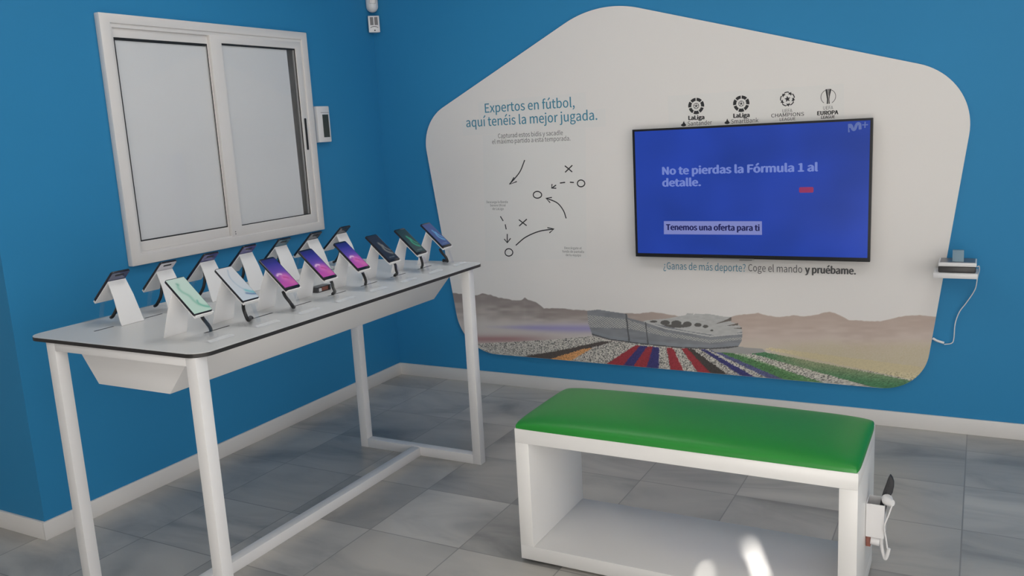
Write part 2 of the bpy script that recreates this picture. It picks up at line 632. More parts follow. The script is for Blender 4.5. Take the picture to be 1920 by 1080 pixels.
def frame_x(mb, o, i, xa, xb, r=0.004):
    """mitred rectangular ring, welded"""
    O = [(o[0], o[2]), (o[1], o[2]), (o[1], o[3]), (o[0], o[3])]
    I = [(i[0], i[2]), (i[1], i[2]), (i[1], i[3]), (i[0], i[3])]
    v = {}
    for nm, L_ in (('O', O), ('I', I)):
        for k in range(4):
            for s, x in (('a', xa), ('b', xb)):
                v[nm, k, s] = mb.bm.verts.new((x, L_[k][0], L_[k][1]))
    for k in range(4):
        j = (k + 1) % 4
        for q in ((('O', k, 'a'), ('O', j, 'a'), ('O', j, 'b'), ('O', k, 'b')), (('I', k, 'a'), ('I', k, 'b'), ('I', j, 'b'), ('I', j, 'a')),
                  (('O', k, 'b'), ('O', j, 'b'), ('I', j, 'b'), ('I', k, 'b')), (('O', k, 'a'), ('I', k, 'a'), ('I', j, 'a'), ('O', j, 'a'))):
            mb.bm.faces.new([v[t] for t in q])


frame_x(fr, (OY0, OY1, OZ0, OZ1), (-1.785, -0.655, 1.035, 1.978), 0.0, 0.030)
fr.build('window_frame', 'upvc', win, bevel=0.004)
fr = MB()
frame_x(fr, (-1.799, -0.651, 1.021, 1.984), (-1.775, -0.672, 1.042, 1.962), -0.09, 0.022)
fr.build('inner_track', 'upvc', win, bevel=0.0015)
# sash that slides behind
sa = MB()
frame_x(sa, (-1.775, -1.2685, 1.042, 1.962), (-1.765, -1.2735, 1.084, 1.925), -0.022, 0.011)
s1 = sa.build('sash', 'upvc', win, bevel=0.0015)
g1 = MB()
frame_x(g1, (-1.765, -1.2735, 1.084, 1.925), (-1.7590, -1.2765, 1.0895, 1.9160), 0.0070, 0.0090)
g1.build('gasket', 'gasket', s1)
MB().box(0.0030, 0.0060, -1.765, -1.2735, 1.084, 1.925).build('pane', 'glass', s1)
MB().box(-0.003, 0.001, -1.7605, -1.2755, 1.0880, 1.9145).build('infill_board', 'board', s1)
# sash in front
sb = MB()
frame_x(sb, (-1.268, -0.665, 1.034, 1.964), (-1.200, -0.703, 1.081, 1.931), 0.0, 0.026)
s2 = sb.build('sash', 'upvc', win, bevel=0.002)
g2 = MB()
frame_x(g2, (-1.200, -0.703, 1.081, 1.931), (-1.1970, -0.7065, 1.0850, 1.924), 0.0175, 0.0200)
g2.build('gasket', 'gasket', s2)
MB().box(0.014, 0.017, -1.200, -0.703, 1.081, 1.931).build('pane', 'glass', s2)
MB().hexa([(0.008, -1.198, 1.083), (0.008, -0.748, 1.083), (0.008, -0.756, 1.923), (0.008, -1.198, 1.923)],
          [(0.012, -1.198, 1.083), (0.012, -0.748, 1.083), (0.012, -0.756, 1.923), (0.012, -1.198, 1.923)]).build('infill_board', 'board', s2)
hd = MB().prism(round_rect(-0.690, -0.676, 1.417, 1.580, 0.004), 'x', 0.024, 0.0285).build('sash_handle', 'gasket', s2)
hd['label'] = 'black recessed pull'
sc = MB()
for z in (1.048, 1.058):
    sc.tube([(0.0255, -1.246, z), (0.0275, -1.246, z)], 0.003, 8)
sc.build('screw', 'greyabs', s2)
MB().box(-0.118, -0.10, WY0, WY1, WZ0, WZ1).build('dark_backing', 'dark', win)

# ------------------------------------------------------------------ white wall panel with its print
PY = -0.020
panel = thing('wall_sign', 'large white five-sided wall panel with rounded corners and printed graphics', 'wall panel', (1.7, 0, 0.18))
V5 = [(0.304, 1.531), (1.424, 2.078), (3.123, 1.580), (2.947, 0.186), (0.485, 0.186)]
R5 = [0.235, 0.56, 0.285, 0.20, 0.26]
outline = round_poly(V5, R5)
MB().prism(outline, 'y', PY, -0.002).build('board', 'panel', panel)


def px(points, y=PY - 0.0012):
    return [on_y(u, v, y) for u, v in points]


Y1 = PY - 0.0006      # film
Y2 = PY - 0.0012      # ink
films = MB()
films.flat(px([(896, 191), (1098, 173), (1100, 207), (898, 224)], Y1), Y1)
films.flat(px([(866, 227), (898, 224), (1100, 207), (1135, 203.5), (1136, 237), (868, 255)], Y1), Y1)
films.flat(px([(905, 254), (1098, 240), (1100, 484), (910, 490)], Y1), Y1)
films.flat(px([(1252, 180), (1582, 157), (1583, 228), (1254, 244)], Y1), Y1)
films.build('clear_film', 'film', panel)


for words, a_, b_, cap, bold, part, ink in (
        ('Expertos en fútbol,', (909.5, 211.5), (1077.5, 200.5), 17, 0.004, 'heading_text', 'teal'),
        ('aquí tenéis la mejor jugada.', (874.5, 238.5), (1120, 224.5), 17, 0.004, 'heading_text', 'teal'),
        ('Capturad estos bidis y sacadle', (934, 258.7), (1055.5, 253.2), 8.2, 0.0, 'subheading_text', 'greyink'),
        ('el máximo partido a esta temporada.', (923, 269.7), (1069.5, 263.6), 8.2, 0.0, 'subheading_text', 'greyink'),
        ('Descarga la Banda', (912.5, 381.5), (952, 380), 4.2, 0.0, 'caption_text', 'greyink'),
        ('Sonora Oficial', (919, 387.6), (948, 386.4), 4.2, 0.0, 'caption_text', 'greyink'),
        ('de LaLiga', (923.5, 394), (944, 393), 4.2, 0.0, 'caption_text', 'greyink'),
        ('Descárgate el', (1058.5, 467.5), (1090.5, 467), 4.2, 0.0, 'caption_text', 'greyink'),
        ('fondo de pantalla', (1054.5, 474), (1095, 473.7), 4.2, 0.0, 'caption_text', 'greyink'),
        ('de tu equipo', (1061, 480.5), (1089.5, 480.2), 4.2, 0.0, 'caption_text', 'greyink'),
        ('¿Ganas de más deporte?', (1244, 505.6), (1398, 508.4), 13, -0.008, 'slogan_text', 'teal'),
        ('Coge el mando', (1403, 508.6), (1504, 511.3), 13, -0.004, 'slogan_text', 'greyink'),
        ('y pruébame.', (1509, 511.8), (1605, 514.2), 13, 0.017, 'slogan_text', 'greyink')):
    o = letters(MB(), words, a_, b_, cap, Y2, max(0.0, bold)).build(part, ink, panel)
    if part == 'slogan_text':
        o['label'] = {'¿': 'teal question', 'C': 'dark grey words', 'y': 'bold grey words'}[words[0]]

# hand-drawn play diagram
SC = 0.3148


def dg(*pts):
    return px([(850 + a * SC, 160 + b * SC) for a, b in pts], Y2)


def curve2(pts, n=8):
    return [(p.x, p.y) for p in smooth_path([Vector((a, b, 0)) for a, b in pts], n)]


LWD = 0.0062
d = MB(); d.ribbon(curve2(dg((425, 445), (400, 508), (370, 550), (335, 588))), LWD, Y2)
d.ribbon(dg((362, 548), (334, 590), (378, 573)), LWD, Y2).build('play_arrow', 'ink', panel)
for q in (((280, 780), (297, 808)), ((309, 828), (315, 858))):
    MB().ribbon(dg(*q), LWD, Y2).build('arrow_dash', 'ink', panel)
d = MB().ribbon(dg((321, 885), (321, 934)), LWD, Y2)
d.ribbon(dg((303, 915), (321, 938), (341, 911)), LWD, Y2).build('play_arrow', 'ink', panel)
d = MB(); d.ribbon(curve2(dg((372, 953), (430, 905), (510, 870), (596, 856))), LWD, Y2)
d.ribbon(dg((560, 848), (600, 855), (572, 879)), LWD, Y2).build('play_arrow', 'ink', panel)
d = MB(); d.ribbon(curve2(dg((672, 793), (655, 745), (618, 700), (556, 673))), LWD, Y2)
d.ribbon(dg((587, 668), (551, 672), (577, 699)), LWD, Y2).build('play_arrow', 'ink', panel)
for q in (((718, 579), (694, 577)), ((666, 578), (635, 582))):
    MB().ribbon(dg(*q), LWD, Y2).build('arrow_dash', 'ink', panel)
d = MB().ribbon(dg((612, 594), (588, 611)), LWD, Y2)
d.ribbon(dg((588, 588), (585, 612), (613, 613)), LWD, Y2).build('play_arrow', 'ink', panel)
for a, b, rx, ry in ((330, 995, 23, 22), (500, 652, 25, 20), (760, 584, 22, 20)):
    ring = [(a + rx * (1 + 0.05 * math.sin(2 * k * math.pi / 28 + 1)) * math.cos(2 * math.pi * k / 28), b + ry * math.sin(2 * math.pi * k / 28)) for k in range(28)]
    MB().ribbon(dg(*ring), LWD, Y2, closed=True).build('player_ring', 'ink', panel)
for q in (((390, 800), (413, 818), (437, 836)), ((664, 479), (686, 497), (708, 516))):
    w = MB().ribbon(dg(*q), LWD, Y2)
    (a0, b0), (a1, b1), (a2, b2) = q
    w.ribbon(dg((a2 + 1, b0 - 3), (a0 + 2, b2 + 2)), LWD, Y2 - 0.0002).build('player_cross', 'ink', panel)


# competition logos
def logo_frame(cx, cy, rp):
    x, z = on_y(cx, cy, Y2)
    r = abs(on_y(cx, cy - rp, Y2)[1] - z)
    return x, z, r


def arc(x, z, r0, r1, a0, a1, n=6):
    o = [(x + r1 * math.cos(math.radians(a0 + (a1 - a0) * k / n)), z + r1 * math.sin(math.radians(a0 + (a1 - a0) * k / n))) for k in range(n + 1)]
    i = [(x + r0 * math.cos(math.radians(a0 + (a1 - a0) * k / n)), z + r0 * math.sin(math.radians(a0 + (a1 - a0) * k / n))) for k in range(n + 1)]
    return o, i


def arc_face(mb, x, z, r0, r1, a0, a1, n=6, y=None):
    y = Y2 if y is None else y
    o, i = arc(x, z, r0, r1, a0, a1, n)
    O = [mb.bm.verts.new((p[0], y, p[1])) for p in o]
    I = [mb.bm.verts.new((p[0], y, p[1])) for p in i]
    for k in range(n):
        mb.bm.faces.new([O[k], O[k + 1], I[k + 1], I[k]])


for cx, cy, words, sub, flame in ((1305.3, 198.6, ((1290.5, 225.3), (1321, 223.0)), ('Santander', (1289.5, 236.0), (1334.8, 233.4)), (1281.6, 236.0)),
                                  (1389.8, 194.3, ((1374.8, 221.0), (1405.7, 219.0)), ('SmartBank', (1370.8, 232.0), (1422.0, 229.0)), (1363.2, 231.6))):
    x, z, r = logo_frame(cx, cy, 15.2)
    e = MB()
    for k in range(7):
        a = 90 + 360 / 7 * k
        arc_face(e, x, z, r * 0.62, r * (1.0 + 0.03 * (k % 2)), a + 4, a + 360 / 7 - 4)
    arc_face(e, x, z, r * 0.30, r * 0.36, 0, 360, 24)
    e.flat([(x + r * 0.12 * math.cos(2 * math.pi * k / 10), z + r * 0.12 * math.sin(2 * math.pi * k / 10)) for k in range(10)], Y2)
    for k in range(5):
        a = math.radians(90 + 72 * k)
        e.ribbon([(x + r * 0.14 * math.cos(a), z + r * 0.14 * math.sin(a)), (x + r * 0.3 * math.cos(a), z + r * 0.3 * math.sin(a))], r * 0.06, Y2)
    em = e.build('league_logo', 'ink', panel)
    w = MB()
    letters(w, 'LaLiga', words[0], words[1], 7.5, Y2, 0.026)
    w.build('logo_text', 'ink', em)
    w = MB()
    letters(w, sub[0], sub[1], sub[2], 8.0, Y2, 0.0)
    w.build('logo_text', 'ink', em)
    fx, fz = flame
    w = MB()
    w.flat(px([(fx - 5.0, fy := fz - 1.5), (fx - 3.2, fz - 3.4), (fx - 1.6, fz - 4.2), (fx - 0.6, fz - 7), (fx + 0.6, fz - 9.5), (fx + 1.6, fz - 6.2), (fx + 3.6, fz - 3.6), (fx + 5.2, fz - 1.6),
               (fx + 3.4, fz + 0.4), (fx, fz + 1.2), (fx - 3.4, fz + 0.6)], Y2), Y2)
    w.build('flame_mark', 'ink', em)


def star(mb, x, z, r, rot, y=None, inner=0.42, sx=1.0, ax=0.0):
    pts = []
    for k in range(10):
        rr = r if k % 2 == 0 else r * inner
        a = math.radians(rot + 36 * k)
        u, w_ = rr * math.cos(a), rr * math.sin(a)
        # squash along direction ax
        ca, sa_ = math.cos(ax), math.sin(ax)
        p, q = (u * ca + w_ * sa_) * sx, -u * sa_ + w_ * ca
        pts.append((x + p * ca - q * sa_, z + p * sa_ + q * ca))
    c = mb.bm.verts.new((x, Y2 if y is None else y, z))
    vs = [mb.bm.verts.new((p[0], Y2 if y is None else y, p[1])) for p in pts]
    for k in range(10):
        mb.bm.faces.new([c, vs[k], vs[(k + 1) % 10]])


x, z, r = logo_frame(1476.5, 185.6, 13.6)
e = MB()
star(e, x, z, r * 0.46, 98)
for k in range(5):
    a = math.radians(98 + 36 + 72 * k)
    star(e, x + r * 0.80 * math.cos(a), z + r * 0.80 * math.sin(a), r * 0.44, math.degrees(a), sx=0.62, ax=a)
    a = math.radians(98 + 72 * k)
    arc_face(e, x, z, r * 0.88, r * 1.02, math.degrees(a) - 18, math.degrees(a) + 18)
em = e.build('league_logo', 'ink', panel)
w = MB(); letters(w, 'UEFA', (1467, 211.5), (1485.5, 210.2), 6.5, Y2, 0.0); w.build('logo_text', 'greyink', em)
w = MB(); letters(w, 'CHAMPIONS', (1446, 220.3), (1507.6, 216.8), 6.6, Y2, 0.004); w.build('logo_text', 'ink', em)
w = MB(); letters(w, 'LEAGUE', (1461.8, 226.8), (1491.5, 224.8), 5.2, Y2, 0.004); w.build('logo_text', 'ink', em)
x, z, r = logo_frame(1553, 181.4, 14.0)
e = MB()
arc_face(e, x, z, r * 0.93, r * 1.0, 115, 235, 16)
arc_face(e, x, z, r * 0.93, r * 1.0, -60, 65, 16)
e.flat([(x - 0.40 * r, z + 1.0 * r), (x - 0.12 * r, z + 1.04 * r), (x - 0.04 * r, z + 0.2 * r), (x + 0.02 * r, z - 0.35 * r), (x - 0.02 * r, z - 0.95 * r), (x - 0.2 * r, z - 0.95 * r), (x - 0.16 * r, z - 0.35 * r)], Y2)
e.flat([(x - 0.06 * r, z + 1.04 * r), (x + 0.06 * r, z + 1.05 * r), (x + 0.06 * r, z + 0.3 * r), (x + 0.02 * r, z + 0.1 * r)], Y2)
e.flat([(x + 0.12 * r, z + 1.05 * r), (x + 0.40 * r, z + 1.0 * r), (x + 0.20 * r, z + 0.1 * r), (x + 0.14 * r, z - 0.35 * r), (x + 0.2 * r, z - 0.95 * r), (x + 0.06 * r, z - 0.95 * r), (x + 0.05 * r, z - 0.2 * r)], Y2)
em = e.build('league_logo', 'ink', panel)
w = MB(); letters(w, 'UEFA', (1543.5, 206.0), (1562, 204.8), 6.5, Y2, 0.0); w.build('logo_text', 'greyink', em)
w = MB(); letters(w, 'EUROPA', (1532, 216.4), (1572, 213.6), 7.2, Y2, 0.022); w.build('logo_text', 'ink', em)
w = MB(); letters(w, 'LEAGUE', (1539.5, 223.0), (1565.5, 221.2), 5.2, Y2, 0.012); w.build('logo_text', 'ink', em)


# ---- printed landscape along the foot of the panel
def inside(U, W, poly):
    r = np.zeros(U.shape, bool)
    n = len(poly)
    for i in range(n):
        x0, y0 = poly[i]
        x1, y1 = poly[(i + 1) % n]
        if y0 == y1:
            continue
        c = ((y0 > W) != (y1 > W)) & (U < (x1 - x0) * (W - y0) / (y1 - y0) + x0)
        r ^= c
    return r


def hnoise(A, B, seed):
    s = np.sin(A * 12.9898 + B * 78.233 + seed * 37.719) * 43758.5453
    return s - np.floor(s)


def vnoise(A, B, seed=0):
    ia, ib = np.floor(A), np.floor(B)
    fa, fb = A - ia, B - ib
    fa = fa * fa * (3 - 2 * fa); fb = fb * fb * (3 - 2 * fb)
    return (hnoise(ia, ib, seed) * (1 - fa) + hnoise(ia + 1, ib, seed) * fa) * (1 - fb) + (hnoise(ia, ib + 1, seed) * (1 - fa) + hnoise(ia + 1, ib + 1, seed) * fa) * fb


def smooth(a, b, x):
    t = np.clip((x - a) / (b - a), 0, 1)
    return t * t * (3 - 2 * t)


RIDGE = [(840, 548), (851, 549), (870, 552), (895, 554), (901, 550.5), (905, 550), (920, 553), (935, 558), (950, 560), (965, 563.5), (978, 562), (984, 557.5), (990, 562), (1005, 567), (1020, 578), (1050, 578), (1078, 581),
         (1100, 582), (1150, 586), (1200, 588), (1212, 585.5), (1222, 585), (1245, 588), (1282, 594), (1340, 596), (1371, 594), (1388, 590), (1410, 588), (1422, 586.5), (1440, 592), (1462, 594.6), (1476, 593), (1488, 591), (1506, 593),
         (1530, 590.5), (1545, 586), (1556, 585), (1566, 587), (1592, 600), (1620, 601.5), (1652, 602.4), (1672, 597), (1697, 592), (1723, 590.7), (1753, 594), (1780, 596)]
DISP = lambda r, g, b: np.array([min(0.85, lin(c) / 0.54) for c in (r, g, b)])


def landscape(U, W, X, Z):
    """printed colours of the landscape: U, W are the drawing's own coordinates"""
    paper = np.array([0.80, 0.770, 0.742])
    C = np.empty(U.shape + (3,)); C[:] = paper
    rx, ry = zip(*RIDGE)
    rv = np.interp(U, rx, ry) + (vnoise(U / 5, U * 0, 3) - 0.5) * 1.2
    dep = W - rv
    k = smooth(1000, 1350, U)[..., None]
    top = DISP(112, 104, 101) * (1 - k) + DISP(143, 129, 120) * k
    mid = DISP(150, 143, 138) * (1 - k) + DISP(157, 145, 137) * k
    t = smooth(0, 55, dep + (vnoise(U / 22, W / 5, 5) - 0.5) * 24)[..., None]
    mt = top * (1 - t) + mid * t
    low = DISP(158, 150, 137)
    t2 = (smooth(38, 75, dep) * smooth(1200, 1420, U))[..., None]
    mt = mt * (1 - t2) + low * t2
    on = smooth(-0.8, 1.0, dep)[..., None]
    C = C * (1 - on) + mt * on
    # bands on the plain at left
    haze = DISP(160, 156, 153)
    h = (smooth(596, 608, W) * (U < 1125))[..., None] * 0.55
    C = C * (1 - h) + haze * h
    vb = (np.exp(-((W - (616 - (1 - smooth(890, 1105, U)) * 3)) / (2.5 + 5.0 * smooth(900, 1080, U))) ** 2) * smooth(890, 1010, U) * (U < 1125))[..., None]
    C = C * (1 - vb * 0.85) + DISP(118, 112, 150) * vb * 0.85
    rb = (np.exp(-((W - 636) / 7.5) ** 2) * (1 - smooth(940, 1090, U)))[..., None]
    C = C * (1 - rb * 0.85) + DISP(128, 92, 92) * rb * 0.85
    # seats: speckled gravel look
    sp = hnoise(np.floor(X / 0.0034), np.floor(Z / 0.0034), 1)
    sp2 = hnoise(np.floor(X / 0.0034), np.floor(Z / 0.0034), 2)
    gravel = DISP(176, 172, 164) * sp[..., None] + DISP(62, 62, 62) * (1 - sp[..., None])
    gl = np.where(sp > 0.35, 1.0, 0.0)[..., None]
    gravel = gravel * 0.45 + (DISP(172, 168, 160) * gl + DISP(62, 61, 60) * (1 - gl)) * 0.55
    fld = [(880, 649), (900, 644), (960, 641), (1040, 636.5), (1112, 630), (1140, 638), (1210, 646), (1332, 654), (1384, 652), (1420, 655), (1500, 676), (1620, 694), (1720, 700), (1770, 740), (880, 740)]
    g = inside(U, W, fld)
    C[g] = gravel[g]

    def tint(poly, col, speck=0.25, mixk=1.0):
        msk = inside(U + (sp - 0.5) * 3, W + (sp2 - 0.5) * 1.5, poly)
        c = np.array(col) * (1 - speck + speck * 2 * sp[..., None])
        C[msk] = (C * (1 - mixk) + c * mixk)[msk]
    tint([(978, 669), (1030, 674), (1075, 660), (1136, 645), (1150, 640), (1128, 640), (1060, 655)], DISP(66, 60, 57), 0.2)
    tint([(1024, 676), (1064, 680), (1090, 665), (1112, 652), (1095, 654), (1055, 666)], DISP(165, 120, 78), 0.45)
    red, blu, drk, grn = DISP(122, 44, 50), DISP(48, 47, 90), DISP(56, 52, 50), DISP(64, 98, 62)
    B = 8.0      # run the stripes out to the edge

    def stripe(a, b, c, d_, col, s=0.2, mk=1.0):
        """a, b at the stadium; c, d at the panel's edge"""
        f = lambda p, q: (q[0] + (q[0] - p[0]) * B / 40, q[1] + (q[1] - p[1]) * B / 40)
        tint([a, b, f(b, d_), f(a, c)], col, s, mk)
    stripe((1192, 647), (1200, 648), (1141, 680), (1169, 684), red)
    stripe((1200, 648), (1214, 649), (1169, 684), (1189, 685), blu)
    stripe((1214, 649), (1224, 650), (1189, 685), (1213, 687), red)
    stripe((1224, 650), (1237, 651), (1213, 687), (1235, 689), blu)
    stripe((1250, 652), (1261, 652), (1257, 691), (1282, 694), red)
    stripe((1277, 653), (1288, 653), (1307, 696), (1331, 698), red)
    stripe((1288, 653), (1298, 654), (1331, 698), (1363, 701), drk)
    stripe((1313, 655), (1322, 655), (1388, 703), (1413, 705), blu, 0.3)
    stripe((1330, 656), (1342, 657), (1436, 707), (1464, 709), DISP(70, 72, 104), 0.4)
    stripe((1342, 657), (1366, 659), (1464, 709), (1540, 716), grn, 0.45)
    stripe((1366, 657), (1384, 660), (1500, 709), (1530, 715), DISP(92, 122, 84), 0.6, 0.5)
    stripe((1402, 661), (1434, 660), (1640, 727), (1715, 715), DISP(58, 98, 68), 0.45)
    stripe((1436, 655), (1446, 652), (1712, 712), (1745, 690), DISP(170, 158, 118), 0.3, 0.65)
    far = inside(U, W, [(1384, 650), (1430, 654), (1436, 660), (1400, 664), (1340, 660), (1332, 655)])
    C[far] = DISP(126, 124, 122)
    # golden haze over the seats at right
    gh = (smooth(1420, 1520, U) * (1 - smooth(-6, 34, W - np.interp(U, [1400, 1500, 1620, 1740], [650, 672, 686, 694]))) * (W > 630))[..., None]
    gg = (np.clip(gh * smooth(632, 655, W)[..., None], 0, 1)) * (0.30 + 0.45 * sp[..., None])
    C = C * (1 - gg) + DISP(148, 138, 112) * gg
    # stadium
    def st(a, b):
        return 1040 + a * 0.2083, 570 + b * 0.2083
    bowl = [st(*p) for p in ((780, 165), (820, 148), (900, 140), (1000, 132), (1180, 100), (1190, 84), (1245, 84), (1250, 102), (1262, 86), (1400, 92), (1540, 116), (1590, 118), (1585, 160), (1650, 180), (1685, 215), (1690, 262), (1450, 300), (1200, 275), (1000, 225))]
    k_ = inside(U, W, bowl)
    C[k_] = (DISP(144, 144, 142) * (0.90 + 0.16 * vnoise(U / 6, W / 3, 9)[..., None]))[k_]
    for bx, by, bw, bh in ((890, 158, 34, 10), (995, 168, 42, 22), (1095, 172, 46, 24), (1100, 198, 120, 16), (1195, 182, 40, 24), (1290, 188, 32, 18), (1358, 202, 26, 14), (1415, 238, 14, 9)):
        cu, cv = st(bx, by)
        msk = ((U - cu) / (bw * 0.2083)) ** 2 + ((W - cv) / (bh * 0.2083)) ** 2 < 1
        C[msk] = DISP(74, 72, 70)
    for tri in (((1440, 182), (1560, 135), (1590, 116), (1592, 150)), ((1535, 198), (1650, 172), (1652, 192)), ((1595, 220), (1686, 212), (1686, 224))):
        C[inside(U, W, [st(*p) for p in tri])] = DISP(82, 76, 72)
    body = [st(*p) for p in ((293, 62), (390, 50), (520, 70), (650, 90), (660, 125), (800, 160), (1000, 200), (1200, 245), (1450, 282), (1600, 272), (1690, 248), (1684, 330), (1650, 385), (1560, 400), (1400, 407), (1100, 395), (800, 365), (500, 325), (340, 282), (302, 175))]
    k_ = inside(U, W, body)
    su, sv = (U - 1040) / 0.2083, (W - 570) / 0.2083
    shade = DISP(102, 104, 107) * (0.86 + 0.28 * vnoise(su / 60, sv / 22, 4)[..., None])
    rel = sv - np.interp(su, [300, 650, 1000, 1400, 1690], [60, 100, 215, 285, 260])
    mesh_ = ((np.floor(su / 13) + np.floor(sv / 9)) % 2 > 0.5) & (rel > 38) & (rel < np.interp(su, [300, 650, 1000, 1690], [150, 120, 75, 60]))
    shade = np.where(mesh_[..., None], DISP(140, 138, 134), shade)
    shade = np.where(((rel > 0) & (rel < 12) & (su > 800))[..., None], DISP(148, 148, 146), shade)
    foot = sv - np.interp(su, [300, 500, 800, 1100, 1400, 1690], [260, 320, 360, 390, 402, 380])
    shade = np.where((foot > -34)[..., None], shade * 0.86 + DISP(112, 122, 134) * 0.16, shade)
    shade = np.where((foot > -6)[..., None], DISP(70, 70, 72), shade)
    for sx, w_ in ((655, 7), (822, 6)):
        shade = np.where(((np.abs(su - sx - (sv - 200) * 0.12) < w_))[..., None], DISP(72, 72, 74), shade)
    C[k_] = shade[k_]
    return C


def span(z):
    """left and right edge of the panel at height z"""
    xs = []
    n = len(outline)
    for i in range(n):
        (a, b), (c, d_) = outline[i], outline[(i + 1) % n]
        if (b > z) != (d_ > z):
            xs.append(a + (c - a) * (z - b) / (d_ - b))
    return min(xs), max(xs)


def painted(name, X, Yv, Z, Cc, mats, parent, local=False):
    """grid mesh whose printed colours sit in an attribute"""
    nr, nc = X.shape
    co = np.stack([X, Yv, Z], -1).reshape(-1, 3)
    if parent is not None and not local:
        co = co - np.array(world_loc(parent))
    idx = np.arange(nr * nc).reshape(nr, nc)
    q = np.stack([idx[:-1, :-1], idx[:-1, 1:], idx[1:, 1:], idx[1:, :-1]], -1).reshape(-1, 4)
    me = bpy.data.meshes.new(name)
    me.vertices.add(len(co)); me.vertices.foreach_set('co', co.ravel().astype(np.float32))
    me.loops.add(len(q) * 4); me.loops.foreach_set('vertex_index', q.ravel().astype(np.int32))
    me.polygons.add(len(q)); me.polygons.foreach_set('loop_start', np.arange(0, len(q) * 4, 4, dtype=np.int32))
    me.update(calc_edges=True)
    at = me.color_attributes.new('print', 'FLOAT_COLOR', 'POINT')
    at.data.foreach_set('color', np.concatenate([Cc.reshape(-1, 3), np.ones((len(co), 1))], 1).ravel().astype(np.float32))
    me.materials.append(M[mats] if isinstance(mats, str) else mats)
    me.validate()
    o = bpy.data.objects.new(name, me)
    COL.objects.link(o)
    if parent is not None:
        o.parent = parent
    return o


zz = np.linspace(0.1868, 0.545, 150)
tt = np.linspace(0, 1, 900)
sp_ = [span(z) for z in zz]
GX = np.array([[a + 0.0004 + (b - a - 0.0008) * t_ for t_ in tt] for a, b in sp_])
GZ = np.repeat(zz[:, None], 900, 1)
GY = np.full_like(GX, Y1)
GU, GV = to_px(GX, GY, GZ)
painted('printed_landscape', GX, GY, GZ, landscape(GU, GV, GX, GZ), 'print', panel)

# ------------------------------------------------------------------ television
TX0, TX1, TZ0, TZ1, TY = 1.600, 2.717, 0.7892, 1.4302, -0.070
tv = thing('television', 'flat black-framed television with a blue screen on the white panel', 'television', ((TX0 + TX1) / 2, TY, TZ0))
b_ = MB()
b_.box(TX0, TX1, -0.062, -0.045, TZ0, TZ1)
b_.box(TX0 + 0.15, TX1 - 0.15, -0.045, -0.026, TZ0 + 0.08, TZ1 - 0.12)
b_.build('rear_housing', 'tvblack', tv, bevel=0.002)
bz = MB()
I = (TX0 + 0.011, TX1 - 0.011, TZ0 + 0.018, TZ1 - 0.010)
bz.box(TX0, I[0], TY, -0.062, TZ0, TZ1).box(I[1], TX1, TY, -0.062, TZ0, TZ1).box(I[0], I[1], TY, -0.062, TZ0, I[2]).box(I[0], I[1], TY, -0.062, I[3], TZ1)
bz.build('bezel', 'tvblack', tv)
MB().box(TX0 + 0.35, TX0 + 0.60, TY - 0.0015, TY + 0.004, TZ0 - 0.004, TZ0 + 0.0015).build('trim_strip', 'silver', tv)
MB().box((TX0 + TX1) / 2 - 0.03, (TX0 + TX1) / 2 + 0.03, TY + 0.002, TY + 0.012, TZ0 - 0.007, TZ0).build('sensor_bar', 'tvblack', tv)
MB().box(TX0 + 0.5, TX1 - 0.5, -0.027, PY - 0.0015, 1.0, 1.25).build('wall_bracket', 'tvblack', tv)
SY = TY + 0.003
scr = MB().box(I[0], I[1], SY, -0.0625, I[2], I[3]).build('screen', 'tvscreen', tv)
T2 = SY - 0.0006
for words, a_, b_ in (('No te pierdas la Fórmula 1 al', (1241.5, 327.8), (1534, 320.3)), ('detalle.', (1241.5, 349.6), (1314.5, 348.4))):
    letters(MB(), words, a_, b_, 14.0, T2, 0.022).build('screen_text', 'tvtext', scr)
w = MB().flat(px([(1244.7, 414.6), (1428.5, 414.8), (1428.8, 440.4), (1244.8, 439.2)], T2), T2)
w.build('text_box', 'tvbox', scr)
w = MB()
letters(w, 'Tenemos una oferta para ti', (1248.7, 432.0), (1424.5, 431.8), 10.5, T2 - 0.0004, 0.02)
w.build('box_text', 'tvdark', scr)
xa, za = on_y(1498.3, 361.4, T2); xb, zb = on_y(1525.4, 350.6, T2)
MB().prism(round_rect(xa, xb, za, zb, 0.006, 4), 'y', T2, T2 + 0.0004).build('red_mark', 'tvred', scr)
w = MB()
K = 90 / 1920


def mk(*pts):
    return px([(1560 + a * K, 215 + b * K) for a, b in pts], T2)


w.flat(mk((640, 370), (680, 365), (680, 530), (715, 700), (645, 708)), T2)
w.ribbon(curve2(mk((690, 450), (760, 430), (820, 560), (880, 600), (930, 540), (980, 410), (1050, 350), (1110, 390), (1120, 480), (1125, 590))), 0.0125, T2)
w.flat(mk((680, 368), (770, 362), (810, 420), (770, 520), (730, 530), (680, 530)), T2 - 0.0002)
w.ribbon(mk((1325, 280), (1315, 530)), 0.005, T2).ribbon(mk((1200, 410), (1440, 400)), 0.005, T2 - 0.0002)
w.build('channel_logo', 'tvlogo', scr)

